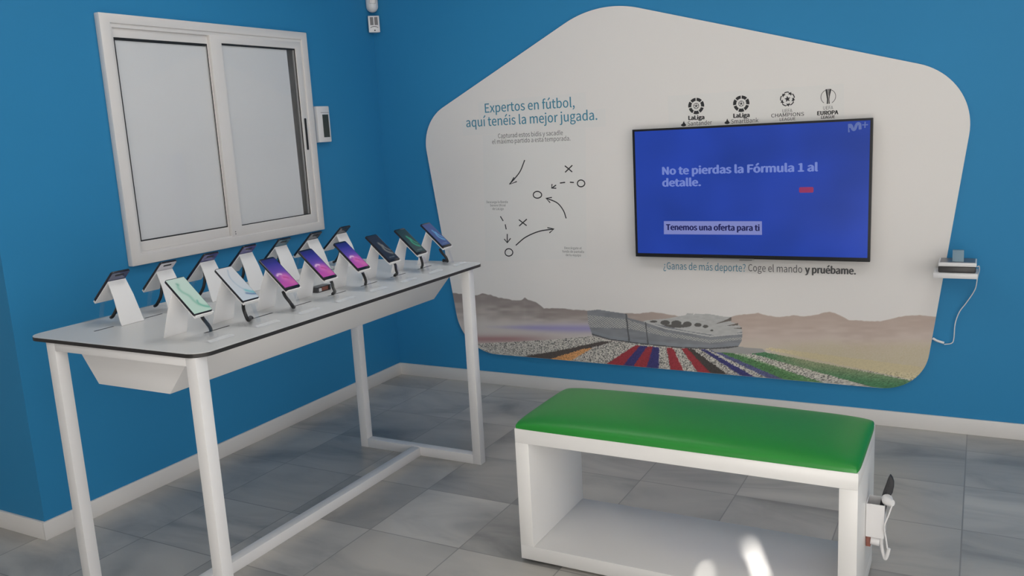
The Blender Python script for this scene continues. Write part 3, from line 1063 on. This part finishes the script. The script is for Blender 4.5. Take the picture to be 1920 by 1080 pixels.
# ------------------------------------------------------------------ display table
H = 0.902
FX0, FX1, FY0, FY1 = 0.557, 1.229, -2.592, -1.068
LG = 0.041
table = thing('display_table', 'high white display table with a black edge along its top', 'table', (0.86, -1.8, 0))
top = MB().prism(round_rect(0.462, 1.250, -2.598, -1.000, 0.055, 10), 'z', H - 0.0125, H - 0.0012, 0, 0)
top.prism(round_rect(0.4625, 1.2495, -2.5975, -1.0005, 0.055, 10), 'z', H - 0.0012, H, 1, 1)
ttop = top.build('table_top', ['core', 'laminate'], table)
for x in (FX0, FX1 - LG):
    for y in (FY0, FY1 - LG):
        MB().box(x, x + LG, y, y + LG, 0.0, H - 0.0125).build('leg', 'white', table, bevel=0.0015)
for y in (FY0, FY1 - LG):
    MB().box(FX0 + LG, FX1 - LG, y, y + LG, 0.0, 0.043).build('foot_rail', 'white', table, bevel=0.0015)
    MB().box(FX0 + LG, FX1 - LG, y, y + LG, 0.862, H - 0.0125).build('top_rail', 'white', table, bevel=0.0015)
MB().box(0.862, 0.905, FY0 + LG, FY1 - LG, 0.0, 0.041).build('stretcher', 'white', table, bevel=0.0015)
MB().prism([(0.625, H - 0.0125), (1.165, H - 0.0125), (1.046, 0.752), (0.722, 0.752)], 'y', -2.545, -1.115).build('cable_trough', 'white', table, bevel=0.002)

DY = 0.195
FRONT = [-2.435 + DY * k for k in range(8)]
BACK = [-2.351 + DY * k for k in range(7)]
for yc in FRONT[:7]:
    MB().box(1.0422, 1.0485, yc + 0.045, yc + 0.146, H - 0.0005, H + 0.0007).build('cable_slot', 'gasket', table)
for yc in BACK:
    MB().box(0.6385, 0.6445, yc - 0.127, yc - 0.056, H - 0.0005, H + 0.0007).build('cable_slot', 'gasket', table)

# ------------------------------------------------------------------ phones and their stands
PL, PW = 0.150, 0.072
CA, SA = 0.743, 0.669


def along(s, n):
    """stand coordinates (u, z) of a point s down from the phone's top and n above its screen plane"""
    return 0.0155 + CA * s + SA * n, 0.1795 - SA * s + CA * n


def make_stand(label, cable, length=1.0):
    st = thing('phone_stand', label, 'phone stand', (0, 0, 0), 'phone stands on the display table')
    fold = along(0.041, -0.0092)
    lo = along(0.1525, -0.0092)
    lip = along(0.1525, -0.001)
    prof = [(-0.013, 0.0010), (-0.0075, 0.014), (0.0, 0.040), (0.0155, 0.090), (fold[0] - 0.002, fold[1] - 0.006), fold, lo, lip]
    MB().sheet(prof, -0.0028, [0.0435, 0.0432, 0.0415, 0.0380, 0.0345, 0.034, 0.034, 0.034]).build('card_holder', 'paper', st, local=True, angle=25)
    b = MB()
    b.hexa([(0.076, -0.049, 0.0008), (0.194, -0.049, 0.0008), (0.194, 0.049, 0.0008), (0.076, 0.049, 0.0008)], [(0.080, -0.047, 0.006), (0.176, -0.045, 0.006), (0.176, 0.045, 0.006), (0.080, 0.047, 0.006)])
    b.bm.faces.ensure_lookup_table()
    for f in b.bm.faces:
        c_ = f.calc_center_median()
        f.material_index = 1 if c_.x > 0.18 else 0
    b.build('acrylic_base', ['acrylic', 'acrylic_glint'], st, local=True)
    MB().sheet([(0.150, 0.0062), (0.143, 0.030), (lo[0] + 0.008, lo[1] - 0.006), (lo[0] - 0.004, lo[1] - 0.008)], 0.002, 0.008).build('acrylic_bracket', 'acrylic', st, local=True)
    c = MB()
    pts = smooth_path(cable, 8)
    c.tube(pts, 0.0056, 10)
    c.build('cable', 'cable', st, local=True)
    return st


CAB_J = [(0.100, -0.024, 0.070), (0.112, -0.028, 0.055), (0.132, -0.030, 0.036), (0.132, -0.018, 0.017), (0.114, 0.006, 0.012), (0.086, 0.026, 0.012), (0.072, 0.042, 0.010), (0.0655, 0.052, 0.003)]
CAB_C = [(0.100, -0.010, 0.070), (0.112, -0.024, 0.055), (0.130, -0.036, 0.038), (0.128, -0.026, 0.018), (0.106, 0.004, 0.012), (0.082, 0.026, 0.010), (0.072, 0.040, 0.009), (0.0655, 0.052, 0.003)]
CAB_S = [(0.108, 0.002, 0.076), (0.110, 0.008, 0.058), (0.100, 0.030, 0.036), (0.085, 0.052, 0.018), (0.0655, 0.072, 0.003)]
CAB_D = [(0.108, 0.012, 0.076), (0.114, 0.016, 0.058), (0.104, 0.032, 0.036), (0.090, 0.056, 0.016), (0.076, 0.066, 0.010), (0.0655, 0.070, 0.003)]
CAB_B = [(0.060, 0.000, 0.112), (0.056, 0.004, 0.085), (0.062, 0.010, 0.050), (0.080, 0.016, 0.022), (0.100, 0.010, 0.014)]


def grid_screen(fn, w, l):
    nx, ny = 25, 51
    u, v = np.meshgrid(np.linspace(0, 1, nx), np.linspace(0, 1, ny))
    return u, v, fn(u, v)


def mixc(a, b, t):
    t = np.clip(t, 0, 1)[..., None]
    return np.array(a) * (1 - t) + np.array(b) * t


S = lambda r, g, b: np.array([lin(r), lin(g), lin(b)])


def swoosh(u, v, pts, w):
    """closeness to a polyline in screen coordinates"""
    d = np.full(u.shape, 9.0)
    P = [(p.x, p.y) for p in smooth_path([Vector((a, b, 0)) for a, b in pts], 10)]
    for a, b in P:
        d = np.minimum(d, np.hypot((u - a) * 0.48, v - b))
    return np.exp(-(d / w) ** 2)


def wp_mint(u, v):
    c = mixc(S(176, 204, 190), S(184, 204, 194), v)
    k = swoosh(u, v, [(0.42, 0.84), (0.30, 0.74), (0.32, 0.62), (0.48, 0.48), (0.50, 0.33), (0.60, 0.20), (0.95, 0.10)], 0.035)
    c = mixc(c, S(120, 176, 152), k * 0.8) if False else c * (1 - 0.75 * k[..., None]) + S(118, 172, 152) * 0.75 * k[..., None]
    k2 = swoosh(u, v, [(0.66, 0.32), (0.62, 0.24), (0.75, 0.14), (0.95, 0.08)], 0.022)
    c = c * (1 - 0.9 * k2[..., None]) + S(96, 166, 148) * 0.9 * k2[..., None]
    k3 = swoosh(u, v, [(0.36, 0.86), (0.40, 0.82)], 0.018)
    return c * (1 - 0.7 * k3[..., None]) + S(84, 140, 124) * 0.7 * k3[..., None]


def wp_pearl(u, v):
    c = mixc(S(182, 194, 204), S(196, 196, 198), v)
    k = swoosh(u, v, [(0.62, 0.92), (0.42, 0.74), (0.38, 0.58), (0.46, 0.40), (0.66, 0.26), (0.98, 0.17)], 0.016)
    c = c * (1 - 0.6 * k[..., None]) + S(120, 150, 176) * 0.6 * k[..., None]
    k2 = swoosh(u, v, [(0.62, 0.26), (0.80, 0.20), (1.0, 0.16)], 0.040)
    c = c * (1 - 0.8 * k2[..., None]) + S(84, 172, 180) * 0.8 * k2[..., None]
    k3 = swoosh(u, v, [(0.52, 0.18), (0.75, 0.13), (1.0, 0.10)], 0.028)
    return c * (1 - 0.85 * k3[..., None]) + S(36, 92, 140) * 0.85 * k3[..., None]


def wp_flower(u, v):
    c = mixc(S(176, 72, 158), S(92, 66, 160), (v - 0.12) / 0.38)
    c = np.where((v > 0.5)[..., None], mixc(S(92, 66, 160), S(38, 42, 132), (v - 0.5) / 0.35), c)
    c = c * (1 - 0.45 * np.clip((v - 0.80) / 0.2, 0, 1)[..., None])
    f = np.exp(-(((u - 0.56) * 0.48 / 0.15) ** 2 + ((v - 0.32) / 0.13) ** 2))
    c = c * (1 - 0.85 * f[..., None]) + S(216, 112, 180) * 0.85 * f[..., None]
    f = swoosh(u, v, [(0.18, 0.42), (0.34, 0.46), (0.5, 0.44)], 0.028)
    c = c * (1 - 0.9 * f[..., None]) + S(226, 186, 220) * 0.9 * f[..., None]
    f = swoosh(u, v, [(0.50, 0.33), (0.62, 0.31), (0.72, 0.27)], 0.030)
    c = c * (1 - 0.8 * f[..., None]) + S(160, 46, 124) * 0.8 * f[..., None]
    f = np.exp(-(((u - 0.8) * 0.48 / 0.12) ** 2 + ((v - 0.12) / 0.10) ** 2))
    return c * (1 - 0.6 * f[..., None]) + S(200, 110, 160) * 0.6 * f[..., None]


def wp_streak(base, base2, col):
    def fn(u, v):
        c = mixc(base, base2, v)
        k = swoosh(u, v, [(0.50, 0.68), (0.56, 0.55), (0.50, 0.42), (0.62, 0.30), (0.85, 0.22)], 0.040)
        c = c * (1 - 0.75 * k[..., None]) + np.array(col) * 0.75 * k[..., None]
        k = swoosh(u, v, [(0.66, 0.60), (0.72, 0.46), (0.90, 0.34)], 0.022)
        c = c * (1 - 0.6 * k[..., None]) + np.array(col) * 1.3 * 0.6 * k[..., None]
        k = swoosh(u, v, [(0.30, 0.085), (0.75, 0.085)], 0.016)
        return c * (1 - 0.35 * k[..., None]) + S(150, 170, 180) * 0.35 * k[..., None]
    return fn


WALL = {'mint': wp_mint, 'pearl': wp_pearl, 'flower': wp_flower,
        'navy': wp_streak(S(26, 28, 42), S(32, 34, 48), S(125, 127, 124)),
        'green': wp_streak(S(18, 52, 58), S(16, 46, 50), S(36, 156, 122)),
        'blue': wp_streak(S(30, 62, 120), S(36, 64, 122), S(84, 156, 205))}
M['wall'] = attr_mat('phone wallpaper', 0.22, emit=0.82)
bezel = {'mint': 0.0016, 'pearl': 0.0016, 'flower': 0.003, 'navy': 0.003, 'green': 0.003, 'blue': 0.003}


def phone_frame_matrix(x, y, flip):
    s = -1 if flip else 1
    u, z = along(PL, 0.0)
    pos = Vector((x + s * u, y, H + z))
    X = Vector((0, s, 0)); Y = Vector((-s * CA, 0, SA)); Z = Vector((s * SA, 0, CA))
    return Matrix(((X.x, Y.x, Z.x, pos.x), (X.y, Y.y, Z.y, pos.y), (X.z, Y.z, Z.z, pos.z), (0, 0, 0, 1)))


def make_phone(label, paper, back):
    ph = thing('phone', label, 'phone', (0, 0, 0), 'phones on the display table')
    b = MB().prism(round_rect(-PW / 2, PW / 2, 0.0, PL, 0.007, 6), 'z', -0.0072, 0.0)
    b.build('body', 'phone', ph, bevel=0.0012, local=True)
    k = MB().prism(round_rect(-PW / 2 + 0.002, PW / 2 - 0.002, 0.002, PL - 0.002, 0.006, 6), 'z', -0.0078, -0.0070)
    k.build('back_cover', back, ph, local=True)
    cm = MB().prism(round_rect(-0.017, 0.017, PL - 0.020, PL - 0.012, 0.0038, 4), 'z', -0.0086, -0.0078).build('camera_strip', 'remote', ph, local=True)
    bz_ = bezel[paper]
    chin = 0.003 if bz_ < 0.002 else 0.010
    w, l0, l1 = PW / 2 - bz_, chin, PL - (0.003 if bz_ < 0.002 else 0.007)
    u, v, c = grid_screen(WALL[paper], w, l1)
    GXs, GYs = -w + 2 * w * u, l0 + (l1 - l0) * v
    if chin < 0.005:
        painted('screen', GXs, GYs, np.full_like(GXs, 0.0003), c, 'wall', ph, local=True)
    else:
        painted('screen', GXs, GYs, np.full_like(GXs, 0.0003), c, 'wall', ph, local=True)
    return ph


BACKS = {'navy': mat('navy glass back', (0.030, 0.040, 0.12, 1), 0.12, coat=0.5), 'white': mat('white glass back', (0.62, 0.60, 0.64, 1), 0.12, coat=0.5),
         'violet': mat('violet glass back', (0.045, 0.045, 0.20, 1), 0.12, coat=0.5), 'violet2': mat('violet blue glass back', (0.055, 0.045, 0.22, 1), 0.12, coat=0.5),
         'teal': mat('teal glass back', (0.035, 0.12, 0.17, 1), 0.12, coat=0.5), 'grey': mat('grey glass back', (0.075, 0.08, 0.085, 1), 0.12, coat=0.5), 'black': mat('black glass back', (0.035, 0.037, 0.04, 1), 0.12, coat=0.5)}

front = [('mint', 'phone showing a pale mint wallpaper, at the front corner of the table', CAB_S, 'white stand holding the pale mint phone'),
         ('pearl', 'phone showing a pearl grey wallpaper with a blue curl', CAB_C, 'white stand holding the pearl grey phone'),
         ('flower', 'phone with pink flower wallpaper, the one next to the pearl grey phone', CAB_J, 'white stand of the pink flower phone next to the pearl grey phone'),
         ('flower', 'phone with pink flower wallpaper, middle one of the three alike', CAB_D, 'white stand of the middle phone of the three pink flower phones'),
         ('flower', 'phone with pink flower wallpaper, the one next to the black-screened phone', CAB_S, 'white stand of the pink flower phone next to the black-screened phone'),
         ('navy', 'phone showing a near-black wallpaper with a grey streak', CAB_D, 'white stand holding the near-black phone'),
         ('green', 'phone showing a dark green wallpaper with a bright green streak', CAB_S, 'white stand holding the dark green phone'),
         ('blue', 'phone showing a blue wallpaper, last of its row by the wall panel', CAB_J, 'white stand holding the blue phone beside the wall panel')]
for yc, (pp, lab, cab, slab) in zip(FRONT, front):
    st = make_stand(slab, cab)
    st.location = (0.980, yc, H)
    ph = make_phone(lab, pp, BACKS['black'])
    ph.matrix_world = phone_frame_matrix(0.980, yc, False)
back = [('navy', 'navy-backed phone facing the blue wall, alone at the outer end of its row', 'white stand at the outer end of the wall-side row, with the navy phone'),
        ('white', 'white-backed phone facing the blue wall, under the window frame corner', 'white stand of the white-backed phone facing the wall'),
        ('violet', 'violet-backed phone facing the wall, beside the white-backed phone', 'white stand of the violet phone beside the white-backed phone'),
        ('violet2', 'violet-backed phone facing the wall, beside the teal-backed phone', 'white stand of the violet phone beside the teal-backed phone'),
        ('teal', 'teal-backed phone facing the blue wall under the window', 'white stand of the teal-backed phone facing the wall'),
        ('grey', 'grey-backed phone facing the wall, touching the window frame corner in view', 'white stand of the grey-backed phone beside the teal one'),
        ('black', 'black-backed phone facing the wall, last of its row, past the window', 'white stand last in the wall-side row, holding the black-backed phone')]
for i, (yc, (bk, lab, slab)) in enumerate(zip(BACK, back)):
    st = make_stand(slab, [(a + (0.004 if i % 2 else -0.006), b + 0.004 * ((i * 7) % 5 - 2), c) for a, b, c in CAB_B])
    st.location = (0.655, yc, H)
    st.rotation_euler = (0, 0, math.pi)
    ph = make_phone(lab, 'navy', BACKS[bk])
    ph.matrix_world = phone_frame_matrix(0.655, yc, True)

# small cable box on the table top, behind the pink flower phones
cbx = thing('cable_box', 'small black and brown cable box on the table among the stands', 'box', (0.955, -1.715, H))
MB().box(0.925, 0.962, -1.765, -1.690, H, H + 0.003).box(0.925, 0.962, -1.765, -1.690, H + 0.018, H + 0.021).box(0.925, 0.962, -1.765, -1.757, H + 0.003, H + 0.018).box(0.925, 0.962, -1.698, -1.690, H + 0.003, H + 0.018).build('case', 'boxdark', cbx)
MB().box(0.930, 0.958, -1.735, -1.700, H + 0.003, H + 0.017).build('terminal_block', 'brown', cbx)
MB().box(0.930, 0.959, -1.755, -1.738, H + 0.003, H + 0.015).build('plug', 'abs', cbx)

# ------------------------------------------------------------------ bench
BX, BY, BL, BD, BZ = 1.798, -1.805, 1.081, 0.422, 0.483
bench = thing('bench', 'white open-fronted box bench with a green padded seat', 'bench', (BX + BL / 2, BY + BD / 2, 0))
TH = 0.050
MB().box(BX, BX + BL, BY, BY + BD, BZ - TH, BZ).build('top_panel', 'bench', bench, bevel=0.0012)
MB().box(BX, BX + BL, BY, BY + BD, 0.012, 0.012 + TH).build('bottom_panel', 'bench', bench, bevel=0.0012)
for x in (BX, BX + BL - TH):
    MB().box(x, x + TH, BY, BY + BD, 0.012 + TH, BZ - TH).build('side_panel', 'bench', bench, bevel=0.0008)
for x in (BX + 0.08, BX + BL - 0.08):
    for y in (BY + 0.07, BY + BD - 0.07):
        MB().tube([(x, y, 0.0), (x, y, 0.013)], 0.022, 16).build('foot', 'tvblack', bench)
# cushion: upholstered, domed
nx, ny = 64, 40
cx, cy = BX + BL / 2, BY + BD / 2
a, b = BL / 2 + 0.002, BD / 2 + 0.002
cu = MB()


def cushion_z(s, t):
    ex = (1 - abs(s) ** 9.0) ** 0.34 if abs(s) < 1 else 0
    ey = (1 - abs(t) ** 5.0) ** 0.36 if abs(t) < 1 else 0
    return 0.010 + 0.022 * ex * ey + 0.024 * (1 - s * s) ** 0.7 * (1 - t * t) ** 0.7


def cpar(k, n):
    q = -1 + 2 * k / n
    return math.copysign(1 - (1 - abs(q)) ** 1.7, q)


grid = []
for j in range(ny + 1):
    row = []
    for i in range(nx + 1):
        s, t = cpar(i, nx), cpar(j, ny)
        # rounded plan corners
        k = 1 - 0.012 * (abs(s) ** 12) * (abs(t) ** 8)
        row.append(cu.bm.verts.new((cx + a * s * k, cy + b * t * (1 - 0.02 * (abs(s) ** 12) * (abs(t) ** 8)), BZ + cushion_z(s, t))))
    grid.append(row)
for j in range(ny):
    for i in range(nx):
        cu.bm.faces.new([grid[j][i], grid[j][i + 1], grid[j + 1][i + 1], grid[j + 1][i]])
rim = [grid[0][i] for i in range(nx + 1)] + [grid[j][nx] for j in range(1, ny + 1)] + [grid[ny][i] for i in range(nx - 1, -1, -1)] + [grid[j][0] for j in range(ny - 1, 0, -1)]
low = [cu.bm.verts.new((v.co.x, v.co.y, BZ + 0.0003)) for v in rim]
for i in range(len(rim)):
    j = (i + 1) % len(rim)
    cu.bm.faces.new([low[i], low[j], rim[j], rim[i]])
cu.bm.faces.new(low[::-1])
cu.build('seat_cushion', 'green', bench, angle=60)['label'] = 'green leatherette seat pad'

# remote holder on the bench's end, remote, tether
XS = BX + BL
hold = thing('remote_holder', 'white open-topped holder box on the end of the bench', 'holder', (XS + 0.025, -1.57, 0.203))
hb = MB()
hx0, hx1, hy0, hy1, hz0, hz1, ht = XS + 0.001, XS + 0.052, -1.602, -1.535, 0.203, 0.309, 0.0025
hb.box(hx0, hx1, hy0, hy0 + ht, hz0, hz1).box(hx0, hx1, hy1 - ht, hy1, hz0, hz1).box(hx0, hx0 + ht, hy0 + ht, hy1 - ht, hz0, hz1).box(hx1 - ht, hx1, hy0 + ht, hy1 - ht, hz0, hz1 - 0.004).box(hx0 + ht, hx1 - ht, hy0 + ht, hy1 - ht, hz0, hz0 + ht)
hb.build('box', 'abs', hold)
MB().box(XS + 0.001, XS + 0.014, -1.592, -1.560, 0.166, 0.203).build('mounting_block', 'brown', hold, bevel=0.001)['label'] = 'reddish brown block under the box'
MB().tube([(XS + 0.014, -1.582, 0.187), (XS + 0.040, -1.582, 0.185)], [0.0155, 0.0155], 20).build('cable_reel', 'abs', hold, bevel=0.002)
# remote control: leans in the holder, leaf-shaped head
rm = thing('remote_control', 'charcoal remote control standing in the white holder', 'remote control', (XS + 0.04, -1.566, 0.24))
prof = [(0.0375, 0.232), (0.0475, 0.236), (0.056, 0.300), (0.059, 0.318), (0.0705, 0.342), (0.0735, 0.360), (0.0735, 0.376), (0.0695, 0.389), (0.0625, 0.3985), (0.0565, 0.384), (0.0505, 0.362), (0.0425, 0.334), (0.0365, 0.300), (0.0345, 0.262)]
MB().prism([(XS + p, q) for p, q in prof], 'y', -1.577, -1.560).build('shell', 'remote', rm, bevel=0.003)
kp = MB()
for k in range(5):
    kp.tube([(XS + 0.046 + 0.004 * k, -1.5765, 0.318 + 0.014 * k), (XS + 0.046 + 0.004 * k, -1.5785, 0.318 + 0.014 * k)], 0.003, 8)
kp.build('keypad', 'remote', rm)
# security tether
te = thing('security_tether', 'white security tether with round puck hanging by the holder', 'tether', (XS + 0.06, -1.59, 0.13))
pk = MB().tube([(XS + 0.0565, -1.578, 0.322), (XS + 0.0575, -1.588, 0.322), (XS + 0.068, -1.600, 0.322), (XS + 0.0745, -1.604, 0.323)], [0.016, 0.0155, 0.012, 0.009], 18)
pk.build('puck', 'abs', te)
MB().tube(smooth_path([(XS + 0.0725, -1.602, 0.316), (XS + 0.064, -1.606, 0.285), (XS + 0.0535, -1.606, 0.246), (XS + 0.058, -1.604, 0.210), (XS + 0.0625, -1.602, 0.176)], 8), 0.0022, 8).build('cord', 'abs', te)
MB().tube(smooth_path([(XS + 0.0448, -1.59, 0.203), (XS + 0.046, -1.592, 0.176), (XS + 0.052, -1.596, 0.152), (XS + 0.0575, -1.60, 0.140), (XS + 0.0625, -1.602, 0.152), (XS + 0.067, -1.603, 0.176)], 8), 0.0052, 10).build('hook', 'abs', te)

# ------------------------------------------------------------------ small things on the walls
cu_ = thing('wall_control', 'white wall control unit with a dark display beside the window', 'control unit', (0, -0.527, 1.45))
hb = MB().box(0.0, 0.030, -0.588, -0.489, 1.451, 1.641).build('housing', 'abs', cu_, bevel=0.004)
MB().box(0.0295, 0.0312, -0.549, -0.502, 1.477, 1.597).build('display', 'lcd', cu_)['label'] = 'dark green display'
MB().box(0.0295, 0.0306, -0.560, -0.494, 1.606, 1.608).build('seam', 'greyabs', cu_)


def corner_place(o, z):
    o.location = (0.030, -0.030, z)
    o.rotation_euler = (0, 0, math.radians(-45))


# local axes after turning: +y points into the corner, -y to the room
ms = thing('motion_detector', 'small white motion detector high in the blue corner', 'detector')
corner_place(ms, 2.053)
# rotated so that its front (-y local) looks out of the corner
ms.rotation_euler = (0, 0, math.radians(45))
MB().prism([(-0.032, -0.022), (0.032, -0.022), (0.030, 0.006), (0.010, 0.026), (-0.010, 0.026), (-0.030, 0.006)], 'z', 0.0, 0.092).build('housing', 'abs', ms, local=True, bevel=0.002)
for x in (-0.022, 0.003):
    MB().box(x, x + 0.019, -0.0235, -0.021, 0.040, 0.084).build('sensor_lens', 'greyabs', ms, local=True)
MB().prism([(-0.022, 0.024), (-0.012, 0.029), (0.0, 0.031), (0.012, 0.029), (0.022, 0.024), (0.022, 0.028), (0.012, 0.033), (0.0, 0.035), (-0.012, 0.033), (-0.022, 0.028)], 'y', -0.0232, -0.021).build('brow', 'greyabs', ms, local=True)
MB().tube([(0.002, -0.0215, 0.011), (0.002, -0.0235, 0.011)], 0.004, 12).build('indicator', 'gasket', ms, local=True)
lm = thing('corner_lamp', 'white rounded corner fixture with a glossy cover above the motion detector', 'fixture')
corner_place(lm, 2.165)
lm.rotation_euler = (0, 0, math.radians(45))
bm_ = MB()
prf = []
for k in range(9):
    a_ = math.pi / 2 * k / 8
    prf.append((0.034 * math.sin(a_) + 0.0005, 0.034 - 0.034 * math.cos(a_)))
prf += [(0.0345, 0.17)]
bm_.tube([(0, 0, q) for _, q in prf], [p for p, _ in prf], 24)
bm_.build('body', 'abs', lm, local=True)
MB().box(-0.018, 0.018, -0.0362, -0.030, 0.045, 0.17).build('cover', 'lens', lm, local=True, bevel=0.003)
MB().box(-0.020, 0.020, 0.0, 0.031, 0.03, 0.17).build('wall_mount', 'abs', lm, local=True)

# shelf with the receiver on the blue wall
sh = MB().box(2.980, 3.149, -0.165, PY, 0.742, 0.764)
sh = sh.build('wall_shelf', 'abs', bevel=0.002)
single(sh, 'small white wall shelf at the edge of the white panel', 'shelf')
rc = thing('receiver_box', 'grey receiver box with white rim on the small wall shelf', 'receiver', (3.07, -0.09, 0.764))
MB().box(2.998, 3.141, -0.150, -0.030, 0.764, 0.793).build('body', 'boxdark', rc, bevel=0.006, bseg=3)
MB().box(2.998, 3.143, -0.160, -0.028, 0.793, 0.809).build('lid', 'abs', rc, bevel=0.002)
MB().box(3.004, 3.137, -0.150, -0.034, 0.8088, 0.8098).build('top_plate', 'boxtop', rc)
cd = MB().hexa([(3.050, -0.135, 0.8100), (3.094, -0.135, 0.8100), (3.094, -0.118, 0.8100), (3.050, -0.118, 0.8100)], [(3.050, -0.115, 0.857), (3.093, -0.115, 0.857), (3.093, -0.098, 0.857), (3.050, -0.098, 0.857)]).build('small_cube', 'card', bevel=0.001)
cd.name = 'blue_card'
single(cd, 'blue-grey card block standing on the receiver box', 'card')
cb = thing('receiver_cable', 'white cable hanging from the receiver box to the panel edge', 'cable', (3.15, -0.04, 0.44))


def wl(a, b, y):
    x, z = on_y(1740 + a * 0.2037, 440 + b * 0.2037, y)
    return (x, y, z)


MB().tube(smooth_path([(3.1458, -0.10, 0.784), wl(470, 290, -0.09), wl(472, 330, -0.07), wl(455, 400, -0.035), wl(430, 510, -0.02), wl(350, 630, -0.012), wl(290, 710, -0.012), wl(250, 820, -0.012), wl(237, 960, -0.012), wl(215, 1000, -0.012), wl(150, 1010, -0.014)], 10), 0.0022, 8).build('lead', 'abs', cb)
MB().tube(smooth_path([wl(44, 953, -0.014), wl(80, 975, -0.016), wl(148, 997, -0.016)], 8), 0.0055, 12).build('sleeve', 'abs', cb)

# ------------------------------------------------------------------ light
world = bpy.data.worlds.new('daylight')
scn.world = world
world.use_nodes = True
bg = world.node_tree.nodes['Background']
bg.inputs['Color'].default_value = (0.75, 0.85, 1.0, 1)
bg.inputs['Strength'].default_value = 0.6


def area(name, loc, rot, sx, sy, power, col):
    l = bpy.data.lights.new(name, 'AREA')
    l.shape = 'RECTANGLE'; l.size = sx; l.size_y = sy
    l.energy = power; l.color = col
    o = bpy.data.objects.new(name, l)
    COL.objects.link(o)
    o.location = loc; o.rotation_euler = rot
    return o


# shop window daylight, lamp set just inside the added film
area('shop_window_daylight', ((SX0 + SX1) / 2, RY0 - 0.03, (SZ0 + SZ1) / 2), (math.radians(90), 0, 0), SX1 - SX0 - 0.05, SZ1 - SZ0 - 0.05, 58, (1.0, 0.96, 0.92))
# fill lamp added at the side, brightens the left wall and table
area('side_window_daylight', (RX1 - 0.03, (QY0 + QY1) / 2, (QZ0 + QZ1) / 2), (math.radians(90), 0, math.radians(90)), QY1 - QY0 - 0.05, QZ1 - QZ0 - 0.05, 84, (1.0, 0.97, 0.94))
# weak ceiling fill added to even out the light, no fittings seen
for x, y in ((1.4, -1.6), (3.6, -1.6), (1.4, -4.2), (3.6, -4.2)):
    area('ceiling_panel_light', (x, y, RZ - 0.01), (0, 0, 0), 0.6, 0.6, 9, (1.0, 0.98, 0.96))
sl = bpy.data.lights.new('sun', 'SUN')
sl.energy = 42.0
sl.angle = math.radians(0.5)
sl.color = (1.0, 0.95, 0.88)
so = bpy.data.objects.new('sun', sl)
COL.objects.link(so)
so.rotation_euler = SUN.to_track_quat('Z', 'Y').to_euler()
so.location = (3, -9, 5)

# ------------------------------------------------------------------ picture settings
scn.view_settings.view_transform = 'Standard'
scn.view_settings.look = 'None'
scn.view_settings.exposure = 0.0
scn.view_settings.gamma = 1.0
scn.view_settings.use_curve_mapping = False
try:
    scn.cycles.use_denoising = True
    scn.cycles.max_bounces = 10
    scn.cycles.transparent_max_bounces = 16
except Exception:
    pass
